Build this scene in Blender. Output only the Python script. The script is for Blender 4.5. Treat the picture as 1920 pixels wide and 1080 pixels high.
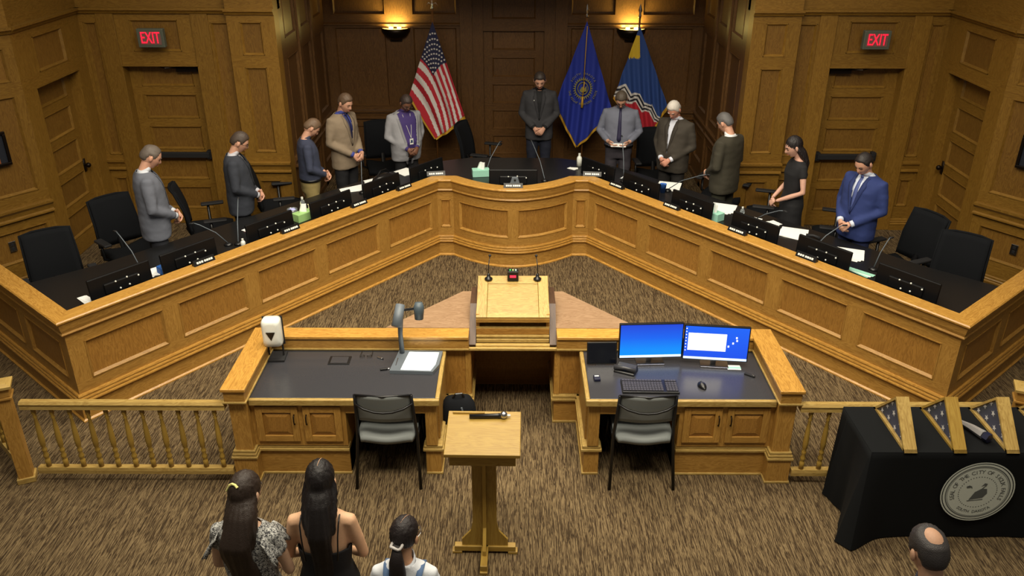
import bpy, bmesh, math, random
from mathutils import Vector, Matrix
R = math.radians
random.seed(7)
for o in list(bpy.data.objects): bpy.data.objects.remove(o)
scene = bpy.context.scene
COL = scene.collection

# ------------------------------------------------------------------ camera
FPX, TH, HC, ROLL, YAW = 1580.0, R(26), 4.4, R(0.15), R(0.07)
F = Vector((math.sin(-YAW)*math.cos(TH), math.cos(YAW)*math.cos(TH), -math.sin(TH)))
Rr = Vector((math.cos(YAW), math.sin(YAW), 0)); U = Rr.cross(F)
R2 = Rr*math.cos(ROLL) + U*math.sin(ROLL); U2 = -Rr*math.sin(ROLL) + U*math.cos(ROLL)
cam = bpy.data.cameras.new('camera'); camo = bpy.data.objects.new('camera', cam); COL.objects.link(camo)
cam.sensor_width = 36; cam.lens = FPX*36/1920; cam.clip_end = 100
m3 = Matrix((R2, U2, -F)).transposed()
camo.matrix_world = Matrix.Translation((0, 0, HC)) @ m3.to_4x4()
scene.camera = camo

# ------------------------------------------------------------------ world, lights, exposure
w = bpy.data.worlds.new('room_air'); scene.world = w; w.use_nodes = True
bg = w.node_tree.nodes['Background']; bg.inputs[0].default_value = (1.0, 0.9, 0.75, 1); bg.inputs[1].default_value = 0.16
def area(name, loc, rot, sx, sy, power, col, spread=180):
    l = bpy.data.lights.new(name, 'AREA'); l.shape = 'RECTANGLE'; l.size = sx; l.size_y = sy
    l.energy = power; l.color = col; l.spread = R(spread)
    o = bpy.data.objects.new(name, l); COL.objects.link(o); o.location = loc; o.rotation_euler = rot
    return o
WARM = (1.0, 0.90, 0.72)
area('ceiling_light', (0, 6.9, 6.6), (0, 0, 0), 2.6, 2.2, 195, WARM, 125)
area('ceiling_light', (-3.2, 5.6, 6.6), (0, 0, 0), 2.0, 2.0, 80, WARM, 130)
area('ceiling_light', (3.2, 5.6, 6.6), (0, 0, 0), 2.0, 2.0, 80, WARM, 130)
area('ceiling_light', (0, 3.0, 6.6), (R(38), 0, 0), 6.0, 1.4, 290, WARM, 105)
area('ceiling_light', (0, 9.6, 6.6), (R(-12), 0, 0), 3.6, 0.8, 75, WARM, 110)
scene.view_settings.view_transform = 'Standard'; scene.view_settings.look = 'None'
scene.view_settings.gamma = 1; scene.view_settings.use_curve_mapping = False
scene.view_settings.exposure = -0.27

# ------------------------------------------------------------------ materials
def s2l(c):
    return tuple(((v/255)/12.92 if v/255 <= 0.04045 else ((v/255+0.055)/1.055)**2.4) for v in c)
MC = {}
def mat(name, rgb, rough=0.6, metal=0.0, emit=None, es=1.0, spec=0.5, bump=0, bscale=200, alpha=1, trans=0, sheen=0):
    if name in MC: return MC[name]
    m = bpy.data.materials.new(name); m.use_nodes = True; nt = m.node_tree; b = nt.nodes['Principled BSDF']
    c = s2l(rgb); b.inputs['Base Color'].default_value = (*c, 1); b.inputs['Roughness'].default_value = rough
    b.inputs['Metallic'].default_value = metal; b.inputs['Specular IOR Level'].default_value = spec
    b.inputs['Alpha'].default_value = alpha; b.inputs['Transmission Weight'].default_value = trans
    b.inputs['Sheen Weight'].default_value = sheen
    if emit: b.inputs['Emission Color'].default_value = (*s2l(emit), 1); b.inputs['Emission Strength'].default_value = es
    tc = nt.nodes.new('ShaderNodeTexCoord'); n = nt.nodes.new('ShaderNodeTexNoise'); n.inputs['Scale'].default_value = bscale
    n.inputs['Detail'].default_value = 3
    nt.links.new(tc.outputs['Object'], n.inputs['Vector'])
    if bump:
        bp = nt.nodes.new('ShaderNodeBump'); bp.inputs['Strength'].default_value = bump; bp.inputs['Distance'].default_value = 0.004
        nt.links.new(n.outputs['Fac'], bp.inputs['Height']); nt.links.new(bp.outputs[0], b.inputs['Normal'])
    if not emit:
        mx = nt.nodes.new('ShaderNodeMix'); mx.data_type = 'RGBA'; mx.inputs[0].default_value = 0.5
        mx.inputs[6].default_value = (*[v*0.88 for v in c], 1); mx.inputs[7].default_value = (*[min(1, v*1.1) for v in c], 1)
        nt.links.new(n.outputs['Fac'], mx.inputs[0]); nt.links.new(mx.outputs[2], b.inputs['Base Color'])
    MC[name] = m; return m
def wood(name, c1, c2, rough=0.42, sc=1.0):
    m = bpy.data.materials.new(name); m.use_nodes = True; nt = m.node_tree; b = nt.nodes['Principled BSDF']
    L = nt.links.new; N = nt.nodes.new
    uv = N('ShaderNodeUVMap'); mp = N('ShaderNodeMapping'); mp.inputs['Scale'].default_value = (1.6*sc, 11*sc, 1)
    L(uv.outputs[0], mp.inputs[0])
    n1 = N('ShaderNodeTexNoise'); n1.inputs['Scale'].default_value = 1.6; n1.inputs['Detail'].default_value = 5; n1.inputs['Distortion'].default_value = 1.3
    L(mp.outputs[0], n1.inputs['Vector'])
    mp2 = N('ShaderNodeMapping'); mp2.inputs['Scale'].default_value = (7, 190, 1); L(uv.outputs[0], mp2.inputs[0])
    n2 = N('ShaderNodeTexNoise'); n2.inputs['Scale'].default_value = 1.0; n2.inputs['Detail'].default_value = 2; L(mp2.outputs[0], n2.inputs['Vector'])
    # cathedral lines: repeated bands of the stretched noise
    ml = N('ShaderNodeMath'); ml.operation = 'MULTIPLY'; ml.inputs[1].default_value = 9; L(n1.outputs['Fac'], ml.inputs[0])
    fr = N('ShaderNodeMath'); fr.operation = 'PINGPONG'; fr.inputs[1].default_value = 0.5; L(ml.outputs[0], fr.inputs[0])
    ad = N('ShaderNodeMath'); ad.operation = 'MULTIPLY_ADD'; ad.inputs[1].default_value = 0.9; L(fr.outputs[0], ad.inputs[0]); 
    mu = N('ShaderNodeMath'); mu.operation = 'MULTIPLY'; mu.inputs[1].default_value = 0.55; L(n2.outputs['Fac'], mu.inputs[0]); L(mu.outputs[0], ad.inputs[2])
    cr = N('ShaderNodeValToRGB'); cr.color_ramp.elements[0].position = 0.15; cr.color_ramp.elements[0].color = (*s2l(c2), 1)
    cr.color_ramp.elements[1].position = 0.72; cr.color_ramp.elements[1].color = (*s2l(c1), 1)
    L(ad.outputs[0], cr.inputs[0])
    oi = N('ShaderNodeObjectInfo'); hs = N('ShaderNodeHueSaturation')
    mr = N('ShaderNodeMapRange'); mr.inputs[3].default_value = 0.9; mr.inputs[4].default_value = 1.1; L(oi.outputs['Random'], mr.inputs[0]); L(mr.outputs[0], hs.inputs['Value'])
    L(cr.outputs[0], hs.inputs['Color']); L(hs.outputs[0], b.inputs['Base Color'])
    b.inputs['Roughness'].default_value = rough; b.inputs['Specular IOR Level'].default_value = 0.45
    bp = N('ShaderNodeBump'); bp.inputs['Strength'].default_value = 0.12; bp.inputs['Distance'].default_value = 0.002; L(n2.outputs['Fac'], bp.inputs['Height']); L(bp.outputs[0], b.inputs['Normal'])
    MC[name] = m; return m
OAK = wood('oak_frame', (172, 130, 62), (138, 98, 40))
OAKP = wood('oak_panel', (160, 116, 52), (126, 86, 34))
OAKT = wood('oak_top', (196, 148, 70), (152, 106, 42), 0.3)
OAKL = wood('oak_light', (178, 150, 86), (142, 112, 56), 0.38)
OAKM = wood('maple_light', (160, 130, 58), (140, 108, 42), 0.4, 0.6)
OAKPK = wood('oak_pinkish', (148, 120, 92), (118, 90, 64), 0.4)
WALLF = wood('wall_oak_frame', (132, 98, 38), (104, 72, 22), 0.40)  # same oak as the dais, darkened to stand for weaker light on the walls
WALLP = wood('wall_oak_panel', (126, 92, 38), (98, 66, 24), 0.4)  # panel oak, its colour lowered likewise for the dimmer walls
SHADEF = wood('alcove_oak_shaded', (100, 70, 38), (72, 48, 26), 0.33)  # oak with the unlit alcove's shade put into its colour
OAKSH = wood('oak_shaded_cheek', (80, 56, 38), (60, 40, 26), .4)  # oak darkened to paint in the shade inside the podium
BLACK = mat('black_plastic', (16, 16, 18), 0.35)
BLKS = mat('satin_black', (9, 9, 11), 0.45, spec=.3)
BLACKM = mat('black_matte', (22, 22, 25), 0.7)
MESHF = mat('black_mesh_fabric', (15, 17, 21), 0.9, spec=.2, bump=0.3, bscale=400)
LAMB = mat('black_laminate', (24, 24, 25), 0.32, bump=0.05)
LAMG = mat('grey_laminate', (54, 54, 58), 0.24, spec=.7)
SILVER = mat('silver_metal', (190, 190, 192), 0.25, 1.0)
CHROME = mat('chrome', (225, 225, 230), 0.08, 1.0)
DKMET = mat('dark_bronze', (38, 30, 24), 0.4, 0.8)
PAPER = mat('white_paper', (238, 240, 238), 0.8)
PAPY = mat('cream_paper', (232, 228, 170), 0.8)
WHITEP = mat('white_plastic', (226, 228, 220), 0.35)
GREYP = mat('grey_plastic', (92, 100, 108), 0.5)
TEAL = mat('pale_green_card', (150, 205, 185), 0.8)
REDC = mat('maroon_card', (120, 40, 48), 0.7)
BLUEC = mat('blue_card', (40, 95, 175), 0.6)
NAVY = mat('navy_paper_cup', (40, 62, 98), 0.6)
CLEAR = mat('clear_plastic', (225, 235, 240), 0.08, trans=0.85)
GOLD = mat('gold_fringe', (190, 145, 40), 0.6)
REDL = mat('exit_red_light', (255, 30, 60), 0.5, emit=(255, 28, 60), es=1.3)

def carpet():
    m = bpy.data.materials.new('bark_carpet'); m.use_nodes = True; nt = m.node_tree; b = nt.nodes['Principled BSDF']; L = nt.links.new; N = nt.nodes.new
    tc = N('ShaderNodeTexCoord'); mp = N('ShaderNodeMapping'); mp.inputs['Scale'].default_value = (92, 4.2, 1); L(tc.outputs['Object'], mp.inputs[0])
    n = N('ShaderNodeTexNoise'); n.inputs['Scale'].default_value = 1.0; n.inputs['Detail'].default_value = 3.5; n.inputs['Roughness'].default_value = 0.62; n.inputs['Distortion'].default_value = 0.5
    L(mp.outputs[0], n.inputs['Vector'])
    pp = N('ShaderNodeMath'); pp.operation = 'MULTIPLY'; pp.inputs[1].default_value = 4.5; L(n.outputs['Fac'], pp.inputs[0])
    pg = N('ShaderNodeMath'); pg.operation = 'PINGPONG'; pg.inputs[1].default_value = 0.5; L(pp.outputs[0], pg.inputs[0])
    cr = N('ShaderNodeValToRGB'); e = cr.color_ramp.elements
    e[0].position = 0.10; e[0].color = (*s2l((62, 50, 36)), 1); e[1].position = 0.42; e[1].color = (*s2l((138, 118, 86)), 1)
    x = e.new(0.22); x.color = (*s2l((92, 74, 52)), 1)
    L(pg.outputs[0], cr.inputs[0])
    f = N('ShaderNodeTexNoise'); f.inputs['Scale'].default_value = 260; L(tc.outputs['Object'], f.inputs['Vector'])
    mx = N('ShaderNodeMix'); mx.data_type = 'RGBA'; mx.blend_type = 'MULTIPLY'; mx.inputs[0].default_value = 0.5
    L(cr.outputs[0], mx.inputs[6]); L(f.outputs['Fac'], mx.inputs[7]); 
    L(mx.outputs[2], b.inputs['Base Color']); b.inputs['Roughness'].default_value = 0.95; b.inputs['Specular IOR Level'].default_value = 0.1
    bp = N('ShaderNodeBump'); bp.inputs['Strength'].default_value = 0.5; bp.inputs['Distance'].default_value = 0.004; L(pg.outputs[0], bp.inputs['Height']); L(bp.outputs[0], b.inputs['Normal'])
    MC['carpet'] = m; return m
CARPET = carpet()

# ------------------------------------------------------------------ mesh builder
class MB:
    def __init__(s): s.v = []; s.f = []; s.uv = []; s.mi = []; s.mats = []
    def mid(s, m):
        if m is None: return 0
        if m not in s.mats: s.mats.append(m)
        return s.mats.index(m)
    def add(s, vs, fs, uvs=None, m=None):
        b = len(s.v); s.v += [tuple(v) for v in vs]; k = s.mid(m)
        for i, f in enumerate(fs):
            s.f.append(tuple(b+j for j in f)); s.mi.append(k)
            s.uv.append(uvs[i] if uvs else [(0, 0)]*len(f))
    def box(s, c, d, rot=None, m=None, grain=None, M=None):
        hx, hy, hz = d[0]/2, d[1]/2, d[2]/2
        P = [(-hx,-hy,-hz),(hx,-hy,-hz),(hx,hy,-hz),(-hx,hy,-hz),(-hx,-hy,hz),(hx,-hy,hz),(hx,hy,hz),(-hx,hy,hz)]
        FS = [(0,3,2,1),(4,5,6,7),(0,1,5,4),(1,2,6,5),(2,3,7,6),(3,0,4,7)]
        g = grain if grain is not None else max(range(3), key=lambda i: d[i])
        ox, oy = random.random()*20, random.random()*20
        uvs = []
        for f in FS:
            ps = [P[i] for i in f]
            ax = [a for a in range(3) if max(p[a] for p in ps)-min(p[a] for p in ps) > 1e-9]
            if g in ax: o = [a for a in ax if a != g] or [g]; uvs.append([(p[g]+ox, p[o[0]]+oy) for p in ps])
            else: uvs.append([(p[(ax+[0,1])[0]]+ox, p[(ax+[0,1])[1]]+oy) for p in ps])
        if M is None:
            M = Matrix.Translation(c)
            if rot is not None:
                M = M @ (Matrix.Rotation(rot, 4, 'Z') if not isinstance(rot, tuple) else (Matrix.Rotation(rot[2],4,'Z')@Matrix.Rotation(rot[1],4,'Y')@Matrix.Rotation(rot[0],4,'X')))
        s.add([M @ Vector(p) for p in P], FS, uvs, m)
    def sweep(s, prof, path, closed=True, cap=True, m=None, grain='u', u0=0):
        # prof: list of (d, z), d = outward (right of travel); path: list of (x, y)
        n = len(path); k = len(prof); vs = []; us = []; L = 0
        for i, p in enumerate(path):
            p = Vector(p[:2])
            a = (p-Vector(path[i-1][:2])).normalized() if i else None
            b = (Vector(path[i+1][:2])-p).normalized() if i < n-1 else None
            a = a or b; b = b or a
            na = Vector((a.y, -a.x)); nb = Vector((b.y, -b.x)); nn = (na+nb).normalized(); sc = 1/max(0.3, nn.dot(na))
            if i: L += (p-Vector(path[i-1][:2])).length
            us.append(L)
            for d, z in prof: vs.append((p.x+nn.x*d*sc, p.y+nn.y*d*sc, z))
        per = [0]
        for j in range(k): a, b = prof[j], prof[(j+1) % k]; per.append(per[-1]+math.hypot(a[0]-b[0], a[1]-b[1]))
        fs = []; uv = []; ox, oy = random.random()*20, random.random()*20
        for i in range(n-1):
            for j in range(k if closed else k-1):
                j2 = (j+1) % k
                fs.append((i*k+j, i*k+j2, (i+1)*k+j2, (i+1)*k+j))
                q = [(us[i], per[j]), (us[i], per[j+1]), (us[i+1], per[j+1]), (us[i+1], per[j])]
                uv.append([((a+ox, b+oy) if grain == 'u' else (b+oy, a+ox)) for a, b in q])
        if cap and closed:
            for i in (0, n-1): fs.append(tuple(i*k+j for j in range(k))); uv.append([(prof[j][1]+oy, prof[j][0]+ox) for j in range(k)])
        s.add(vs, fs, uv, m)
    def lathe(s, prof, c=(0, 0, 0), n=16, M=None, m=None, arc=1.0):
        vs = []; fs = []; uv = []; k = len(prof); M = M or Matrix.Identity(4); c = Vector(c); nn = n if arc == 1.0 else n+1
        for i in range(nn):
            a = 2*math.pi*arc*i/n
            for r, z in prof: vs.append(M @ Vector((r*math.cos(a), r*math.sin(a), z)) + c)
        for i in range(n):
            i2 = (i+1) % nn
            for j in range(k-1):
                fs.append((i*k+j, i2*k+j, i2*k+j+1, i*k+j+1)); uv.append([(prof[j][1], i*.1), (prof[j][1], i*.1+.1), (prof[j+1][1], i*.1+.1), (prof[j+1][1], i*.1)])
        s.add(vs, fs, uv, m)
        if arc == 1.0:
            for j in (0, k-1):
                if prof[j][0] > 1e-5: s.add([vs[i*k+j] for i in range(n)], [tuple(range(n))], [[(0, 0)]*n], m)
    def rings(s, rings, cap=True, m=None):
        k = len(rings[0]); b = []; fs = []
        for r in rings: b += r
        for i in range(len(rings)-1):
            for j in range(k): fs.append((i*k+j, i*k+(j+1) % k, (i+1)*k+(j+1) % k, (i+1)*k+j))
        if cap: fs.append(tuple(range(k))); fs.append(tuple((len(rings)-1)*k+j for j in range(k)))
        s.add(b, fs, [[((i//k)*.05, j*.1) for j in range(len(f))] for i, f in enumerate(fs)], m)
    def tube(s, pts, rad, n=8, m=None, cap=True, flat=1.0):
        pts = [Vector(p) for p in pts]; rad = rad if isinstance(rad, (list, tuple)) else [rad]*len(pts)
        rs = []; up = None
        for i, p in enumerate(pts):
            t = ((pts[i]-pts[i-1]) if i else (pts[1]-pts[0])); t2 = (pts[i+1]-pts[i]) if i < len(pts)-1 else t
            t = (t.normalized()+t2.normalized()).normalized()
            if up is None: up = Vector((0, 0, 1)) if abs(t.z) < .9 else Vector((0, 1, 0))
            x = t.cross(up).normalized(); up = x.cross(t).normalized()
            rs.append([p + (x*math.cos(2*math.pi*j/n) + up*flat*math.sin(2*math.pi*j/n))*rad[i] for j in range(n)])
        s.rings(rs, cap, m)
    def grid(s, fn, nu, nv, m=None, closed=False, mf=None):
        vs = [fn(i/nu, j/nv) for j in range(nv+1) for i in range(nu+1)]; b = len(s.v); s.v += [tuple(v) for v in vs]
        for j in range(nv):
            for i in range(nu):
                a = j*(nu+1)+i; s.f.append(tuple(b+q for q in (a, a+1, a+nu+2, a+nu+1)))
                s.uv.append([(i/nu, j/nv), ((i+1)/nu, j/nv), ((i+1)/nu, (j+1)/nv), (i/nu, (j+1)/nv)])
                s.mi.append(s.mid(mf((i+.5)/nu, (j+.5)/nv) if mf else m))
    def ball(s, c, r, n=12, m=None, M=None):
        r = r if isinstance(r, (tuple, list)) else (r, r, r)
        M = M or Matrix.Identity(3)
        k = n//2+1
        rs = [[Vector(c)+M @ Vector((r[0]*math.sin(math.pi*max(.02, min(.98, i/(k-1))))*math.cos(2*math.pi*j/n), r[1]*math.sin(math.pi*max(.02, min(.98, i/(k-1))))*math.sin(2*math.pi*j/n), r[2]*math.cos(math.pi*i/(k-1)))) for j in range(n)] for i in range(k)]
        s.rings(rs, True, m)
    def mesh(s, name, material=None, smooth=False):
        me = bpy.data.meshes.new(name); me.from_pydata(s.v, [], s.f)
        ms = s.mats if s.mats else [material]
        for q in ms: me.materials.append(q)
        ul = me.uv_layers.new(name='UVMap'); k = 0; flat = []
        for u in s.uv:
            for a in u: flat += [a[0], a[1]]
        ul.data.foreach_set('uv', flat); me.polygons.foreach_set('material_index', s.mi)
        if smooth: me.polygons.foreach_set('use_smooth', [True]*len(me.polygons))
        bm = bmesh.new(); bm.from_mesh(me); bmesh.ops.recalc_face_normals(bm, faces=bm.faces); bm.to_mesh(me); bm.free()
        me.update(); return me
    def build(s, name, material=None, parent=None, smooth=False, bevel=0, label=None):
        return link(name, s.mesh(name, material, smooth), parent, bevel, label)
def link(name, me, parent=None, bevel=0, label=None):
    o = bpy.data.objects.new(name, me); COL.objects.link(o)
    if parent: o.parent = parent
    if bevel:
        b = o.modifiers.new('soft_edges', 'BEVEL'); b.width = bevel; b.segments = 2; b.limit_method = 'ANGLE'; b.angle_limit = R(40)
    if label: o['label'] = label
    return o
def tag(o, label, cat, group=None, kind=None):
    o['label'] = label; o['category'] = cat
    if group: o['group'] = group
    if kind: o['kind'] = kind
    return o
def thing(name, label, cat, loc=(0, 0, 0), rz=0, group=None):
    o = bpy.data.objects.new(name, None); o.empty_display_size = 0.1; COL.objects.link(o); o.location = loc; o.rotation_euler = (0, 0, rz)
    return tag(o, label, cat, group)
def struct(o, label=None):
    o['kind'] = 'structure'
    if label: o['label'] = label
    return o
def sempty(name, label=None):
    o = bpy.data.objects.new(name, None); COL.objects.link(o); return struct(o, label)
def dup(root, loc, rz, label=None, group=None, sc=None):
    r = root.copy(); COL.objects.link(r); r.location = loc; r.rotation_euler = (0, 0, rz)
    if label: r['label'] = label
    if group: r['group'] = group
    if sc: r.scale = (sc, sc, sc)
    def cc(src, par):
        for ch in list(src.children):
            c = ch.copy(); COL.objects.link(c); c.parent = par; cc(ch, c)
    cc(root, r); return r
def text_mesh(txt, size, depth=0.002, align='CENTER'):
    cu = bpy.data.curves.new('lettering', 'FONT'); cu.body = txt; cu.size = size; cu.extrude = depth; cu.align_x = align; cu.align_y = 'CENTER'; cu.resolution_u = 2
    o = bpy.data.objects.new('tmp', cu); COL.objects.link(o); dg = bpy.context.evaluated_depsgraph_get(); dg.update()
    me = bpy.data.meshes.new_from_object(o.evaluated_get(dg)); bpy.data.objects.remove(o); bpy.data.curves.remove(cu)
    return me
def text_into(mb, txt, size, M, m, depth=0.002):
    me = text_mesh(txt, size, depth)
    mb.add([M @ v.co for v in me.vertices], [tuple(p.vertices) for p in me.polygons], None, m); bpy.data.meshes.remove(me)
def polyfill(mb, pts, z0, z1, m=None, uvs=1.0):
    from mathutils.geometry import tessellate_polygon
    tris = [tuple(t) for t in tessellate_polygon([[Vector((x, y, 0)) for x, y in pts]])]
    n = len(pts)
    top = [(x, y, z1) for x, y in pts]; bot = [(x, y, z0) for x, y in pts]
    mb.add(top, tris, [[(pts[i][0]*uvs, pts[i][1]) for i in t] for t in tris], m)
    mb.add(bot, [t[::-1] for t in tris], [[(pts[i][0], pts[i][1]) for i in t] for t in tris], m)
    mb.add(top+bot, [(i, (i+1) % n, n+(i+1) % n, n+i) for i in range(n)], [[(0, 0), (.1, 0), (.1, z1-z0), (0, z1-z0)]]*n, m)

# paths -------------------------------------------------------------------
def plen(p): return sum((Vector(p[i+1])-Vector(p[i])).length for i in range(len(p)-1))
def sub(path, a, b):
    out = []; L = 0
    def at(t):
        l = 0
        for i in range(len(path)-1):
            d = (Vector(path[i+1])-Vector(path[i])).length
            if t <= l+d+1e-6: f = (t-l)/d; return tuple(Vector(path[i]).lerp(Vector(path[i+1]), f))
            l += d
        return tuple(path[-1])
    out.append(at(a)); l = 0
    for i in range(len(path)-1):
        l += (Vector(path[i+1])-Vector(path[i])).length
        if a+1e-4 < l < b-1e-4: out.append(tuple(path[i+1]))
    out.append(at(b)); return out
def rect(d0, d1, z0, z1): return [(d0, z0), (d1, z0), (d1, z1), (d0, z1)]
def panelled(parent, path, u0, u1, z0, z1, rows, mf, mp, d=0.0, rec=0.022, t=0.04, frame='frame', pname='panel', mold='molding', fmb=None, mold_m=None, raised=False):
    """rows: [(za, zb, [(ua, ub), ...])]: frame of stiles and rails around sunk panels"""
    fr = fmb or MB(); z = z0
    for za, zb, ps in sorted(rows):
        if za-z > 1e-4: fr.sweep(rect(d-t, d, z, za), sub(path, u0, u1), m=None)
        u = u0
        for ua, ub in ps:
            if ua-u > 1e-4: fr.sweep(rect(d-t, d, za, zb), sub(path, u, ua), grain='v')
            q = MB(); q.sweep(rect(d-t, d-rec, za, zb), sub(path, ua, ub), grain='v')
            if raised:
                q.sweep([(d-rec, za+.05), (d-.006, za+.075), (d-.006, zb-.075), (d-rec, zb-.05)], sub(path, ua+.05, ub-.05), grain='v')
            po = q.build(pname, mp, parent)
            mo = MB(); w_ = 0.026; sp = sub(path, ua, ub)
            mo.sweep([(d-rec, za), (d+.006, za), (d+.006, za+.008), (d-rec, za+w_)], sp)
            mo.sweep([(d-rec, zb), (d+.006, zb), (d+.006, zb-.008), (d-rec, zb-w_)], sp)
            # upright strips
            for (a, b) in ((ua, ua+w_), (ub, ub-w_)):
                pa = sub(path, min(a, b), max(a, b)); A, B = (pa[0], pa[-1]) if a < b else (pa[-1], pa[0])
                tv = (Vector(pa[-1])-Vector(pa[0])).normalized(); nv = Vector((tv.y, -tv.x))
                A = Vector(A); B = Vector(B)
                q4 = [A+nv*(d-rec), A+nv*(d+.006), A.lerp(B, .3)+nv*(d+.006), B+nv*(d-rec)]
                vs = [(p.x, p.y, za) for p in q4]+[(p.x, p.y, zb) for p in q4]
                mo.add(vs, [(0, 1, 5, 4), (1, 2, 6, 5), (2, 3, 7, 6), (3, 0, 4, 7)], [[(za, 0), (za, .03), (zb, .03), (zb, 0)]]*4)
            mo.build(mold, mold_m or mf, po)
            u = ub
        if u1-u > 1e-4: fr.sweep(rect(d-t, d, za, zb), sub(path, u, u1), grain='v')
        z = zb
    if z1-z > 1e-4: fr.sweep(rect(d-t, d, z, z1), sub(path, u0, u1))
    if fmb is None: fr.build(frame, mf, parent)
    return fr

# ------------------------------------------------------------------ side-aware helpers (side -1 left, +1 right mirrored)
def mp_(side, path): return path if side < 0 else [(-x, y) for x, y in path][::-1]
def pan(side, parent, path, u0, u1, z0, z1, rows, mf, mp, **kw):
    if side < 0: return panelled(parent, path, u0, u1, z0, z1, rows, mf, mp, **kw)
    L = plen(path); rows = [(a, b, sorted((L-q, L-p) for p, q in ps)) for a, b, ps in rows]
    return panelled(parent, mp_(1, path), L-u1, L-u0, z0, z1, rows, mf, mp, **kw)
def swp(side, mb, prof, path, a=0, b=None, **kw):
    L = plen(path); b = L if b is None else b
    if side > 0: path = mp_(1, path); a, b = L-b, L-a
    mb.sweep(prof, sub(path, a, b), **kw)
def bx(mb, side, x0, x1, y0, y1, z0, z1, m=None, grain=None):
    s = -1 if side < 0 else 1
    mb.box((s*-(x0+x1)/2 if s > 0 else (x0+x1)/2, (y0+y1)/2, (z0+z1)/2), (abs(x1-x0), abs(y1-y0), abs(z1-z0)), m=m, grain=grain)
PZ = 0.2
# ------------------------------------------------------------------ floors
mb = MB(); polyfill(mb, [(-9, -1), (9, -1), (9, 13.4), (-9, 13.4)], -0.1, 0.0)
struct(mb.build('floor', CARPET), 'brown carpet with a wavy bark-like stripe')
SIDE = [(-6.12, 8.27), (-3.832, 6.28)]
mb = MB(); polyfill(mb, [(-6.1, 8.32), (-3.81, 6.38), (-0.97, 10.08), (0.97, 10.08), (3.81, 6.38), (6.1, 8.32), (7.2, 9.4), (7.2, 13.3), (-7.2, 13.3), (-7.2, 9.4)], 0.002, PZ)
struct(mb.build('floor', CARPET), 'raised carpeted platform behind the dais')

# ------------------------------------------------------------------ walls
CROWN = [(0, 2.93), (.02, 2.935), (.035, 2.965), (.06, 2.975), (.06, 3.0), (0, 3.0)]
RAIL = [(0, 1.0), (.036, 1.004), (.036, 1.02), (.012, 1.035), (.02, 1.08), (.045, 1.11), (.045, 1.135), (0, 1.14)]
BASE = [(0, .27), (.034, .275), (.034, .29), (.02, .30), (.024, .315), (.014, .325), (.014, .345), (0, .355)]
PLINTH = rect(0, .03, PZ, .27)
def off(prof, d): return [(a+d, z) for a, z in prof]
WB = [(-5.2, 10.43), (-2.83, 10.43)]; WS = [(-5.2, 8.95), (-5.2, 10.43)]; WO = [(-6.97, 6.52), (-5.2, 8.95)]
def door_leaf(name, side, path, u0, u1, d, rows, label):
    e = sempty(name, label)
    pan(side, e, path, u0, u1, PZ+.005, 2.33, rows, WALLF, WALLP, d=d, rec=.018, t=.045, frame='door_frame', pname='door_panel')
    return e
def drows(u0, u1):
    r = []; z = PZ+.22
    for h in (.30, .30, .30, .30, .30): r.append((z, z+h, [(u0+.13, u1-.13)])); z += h+.105
    return r
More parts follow.
